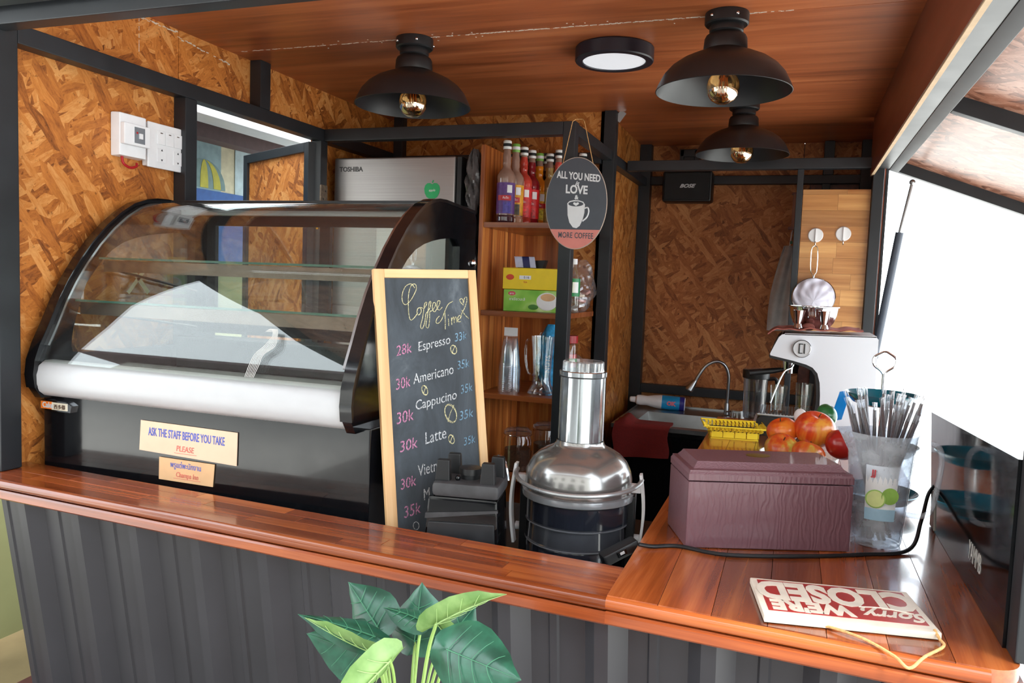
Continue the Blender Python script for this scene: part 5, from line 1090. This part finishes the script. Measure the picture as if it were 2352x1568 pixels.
# hanging pieces behind the thin post
hf = thing('hanging_apron', 'pale grey cloth apron hanging behind the thin post', 'apron', (-.04, 4.40, 0))
MB().sheet(lambda u, v: ((-.03 + .09 * u) * (1 - v) + (-.085 + .17 * u) * v - .02 * math.sin(3 * v) * (1 - u), .012 * math.sin(14 * u + 3 * v), .79 - .45 * v), 20, 20, .004).build('cloth', plain('pale_cloth', (176, 172, 170), .9), hf, ang=80); MB().tube([(0, .0, .785), (.005, .03, .86), (.01, .05, .88)], .004, 6).build('loop', 'white', hf)
MB().box(.0, .012, -.004, .012, .80, .815).build('clip', plain('green_clip', (40, 110, 80), .5), hf)
wf_ = thing('small_wooden_rack', 'little wooden rack fixed high behind the thin post', 'rack', (-.005, 4.44, .98))
MB().box(-.035, -.02, -.02, .012, -.09, .08).box(.03, .045, -.02, .012, -.09, .08).build('upright', 'board_z', wf_); B('ledge', 'fascia', wf_, -.05, .05, -.03, .012, -.105, -.09); B('top', 'fascia', wf_, -.04, .05, -.025, .012, .08, .09)
# ---------------------------------------------------------------- plant
pt = thing('potted_plant', 'heart-leaved green potted plant in front of the ribbed counter wall', 'plant', (-.475, .95, -1.07))
def leaf(A_, T_, wd, k, mat):
    A_, T_ = Vector(A_), Vector(T_); d_ = T_ - A_; L = d_.length; d_.normalize()
    nrm = Vector(k[:3]).normalized(); nrm = (nrm - d_ * nrm.dot(d_)).normalized(); sd_ = d_.cross(nrm); curl, droop = k[3], k[4]
    prof_ = [(-.20, .0), (-.24, .22), (-.22, .42), (-.12, .72), (.02, .92), (.18, 1.0), (.36, .93), (.54, .74), (.70, .50), (.84, .26), (.94, .09), (1.0, .0)]
    mb = MB(); vs = []
    cen = [(-.02 if i == 0 else max(-.02, p[0] + .12 * (1 - min(1, i / 4)))) for i, p in enumerate(prof_)]
    M_ = 5
    for i, (t, w_) in enumerate(prof_):
        row = []
        for j in range(-M_, M_ + 1):
            f = abs(j) / M_; tt = cen[i] * (1 - f) + t * f; ww = w_ * wd / 2 * (j / M_)
            hz = (curl * wd * f * f - .007 * abs(math.sin(9 * tt + 2)) * f * (wd / .08)) * min(1, w_ * 1.6) - .002 * math.exp(-(f / .15) ** 2) * min(1, w_ * 3)
            p = A_ + d_ * (tt * L) + sd_ * ww + nrm * (hz - droop * L * tt * tt)
            row.append(mb.bm.verts.new(p - Vector((-.475, .95, -1.07))))
        vs.append(row)
    for i in range(len(vs) - 1):
        for j in range(2 * M_):
            mb.bm.faces.new((vs[i][j], vs[i + 1][j], vs[i + 1][j + 1], vs[i][j + 1]))
    bmesh.ops.remove_doubles(mb.bm, verts=mb.bm.verts, dist=1e-5)
    lf = mb.build('leaf', mat, pt, ang=85)
    vb = MB(); O_ = Vector((-.475, .95, -1.07))
    def pos(t, j_):
        i = 0
        f = abs(j_); w_ = 0
        for (t0_, w0_), (t1_, w1_) in zip(prof_[3:], prof_[4:]):
            if t0_ <= t <= t1_: w_ = w0_ + (w1_ - w0_) * (t - t0_) / (t1_ - t0_)
        w_ = w_ if t > -.12 else .7
        return A_ + d_ * (t * L) + sd_ * (w_ * wd / 2 * j_) + nrm * ((curl * wd * f * f) * min(1, w_ * 1.6) - droop * L * t * t + .0004) - O_
    vb.tube([pos(k / 10, 0) for k in range(11)], [.0011 * (1 - k / 13) for k in range(11)], 5)
    for s_ in (-1, 1):
        for t_ in (.02, .18, .36, .56): vb.tube([pos(t_ + .16 * q, s_ * q * .92) for q in (0, .3, .6, .9)], [.0007, .0006, .0005, .0003], 4)
    o_ = vb.build('veins', vnd if mat is lfd else vnl, lf); o_['kind'] = 'stuff'
    return lf
def leafmat(nm, a, b, rough):
    n = NT(nm); z_ = n.n('ShaderNodeTexNoise', {'Vector': n.obj((30, 30, 30)), 'Scale': 1, 'Detail': 4}); c_ = n.ramp(z_.outputs[0], [(.35, srgb(*a)), (.65, srgb(*b))]); ge = n.n('ShaderNodeNewGeometry')
    n.setp(Base_Color=c_, Roughness=rough, Coat_Weight=.25, Coat_Roughness=.25); n.bump(z_.outputs[0], .2, .002); return n.m
lfd = leafmat('dark_leaf', (20, 66, 50), (44, 104, 80), .38); lfl = leafmat('pale_leaf', (100, 138, 68), (136, 168, 98), .45)
LV = [((-0.395, 0.9, 0.073), (-0.282, 0.86, 0.076), 0.092, (.1, -1, .55, -.12, .05), lfd), ((-0.435, 0.95, 0.078), (-0.327, 0.93, 0.160), 0.044, (-.3, -.55, -1, -.25, -.1), lfl), ((-0.551, 1.0, 0.031), (-0.621, 1.03, 0.078), 0.085, (-.1, -1, .4, -.1, .0), lfd),
      ((-0.538, 0.97, 0.032), (-0.640, 0.93, 0.070), 0.055, (.2, -.45, 1, -.15, .1), lfd), ((-0.52, 0.93, 0.030), (-0.615, 0.9, 0.064), 0.050, (.1, -.5, -1, -.2, .1), lfl), ((-0.55, 0.98, -0.005), (-0.648, 0.96, 0.020), 0.095, (.1, -1, .5, -.1, .02), lfd),
      ((-0.466, 0.88, 0.052), (-0.528, 0.82, -0.020), 0.056, (.5, -.7, -.5, -.25, -.1), lfl), ((-0.45, 0.88, -0.01), (-0.36, 0.84, -0.03), 0.08, (0, -.6, 1, -.1, .2), lfd), ((-0.50, 0.86, -0.005), (-0.555, 0.82, -0.05), 0.08, (0, -.7, .8, -.1, .1), lfd),
      ((-0.500, 1.02, 0.010), (-0.505, 1.05, 0.090), 0.10, (0, -1, .2, -.1, .0), lfd), ((-0.42, 1.0, 0.045), (-0.345, 1.0, 0.030), 0.05, (.1, -.5, 1, -.2, .3), lfd), ((-0.470, 0.98, 0.065), (-0.525, 0.97, 0.085), 0.040, (.1, -.5, 1, -.2, .2), lfd),
      ((-0.465, 1.03, 0.000), (-0.42, 1.06, 0.065), 0.095, (0, -1, .3, -.1, .0), lfd), ((-0.455, 1.0, 0.055), (-0.41, .99, 0.020), 0.055, (.1, -.6, -.8, -.2, 0), lfl)]
vnd = plain('dark_leaf_vein', (64, 124, 92), .5); vnl = plain('pale_leaf_vein', (160, 190, 120), .5)
stm = plain('pale_green_stalk', (150, 182, 96), .45)
for a, t, wd, k, mt in LV:
    leaf(a, t, wd, k, mt); A_ = Vector(a) - Vector((-.475, .95, -1.07)) - Vector(k[:3]).normalized() * .004; b_ = Vector(((a[0] + .475) * .12, (a[1] - .95) * .15, .90))
    mid = b_.lerp(A_, .62) + Vector((0, 0, .035)); MB().tube(spline([b_, mid, A_], 8), [.0022] * 17, 7).build('stalk', stm, pt)
MB().lathe([(0, .66), (.06, .66), (.066, .668), (.085, .86), (.092, .865), (.092, .885), (.084, .885), (.078, .862), (0, .862)], 32).build('pot', plain('terracotta', (160, 84, 56), .7), pt)
MB().lathe([(0, .861), (.0775, .865), (.0, .872)], 24).build('soil', plain('dark_soil', (40, 30, 24), .95), pt)
sdt = thing('plant_stool', 'wooden stool carrying the potted plant below the picture', 'stool', (-.475, .95, -1.07)); MB().lathe([(0, .635), (.14, .635), (.143, .645), (.14, .6595), (0, .6595)], 32).build('seat', 'board_x', sdt)
for a in range(4): MB().cyl((.11 * math.cos(a * PI / 2 + .78), .11 * math.sin(a * PI / 2 + .78), .635), (.15 * math.cos(a * PI / 2 + .78), .15 * math.sin(a * PI / 2 + .78), 0), .014, .012, 12).build('leg', 'board_z', sdt)
for o in list(S.objects):
    if o.parent is None and o is not cam and o.type != 'LIGHT': o.location.z += TOP
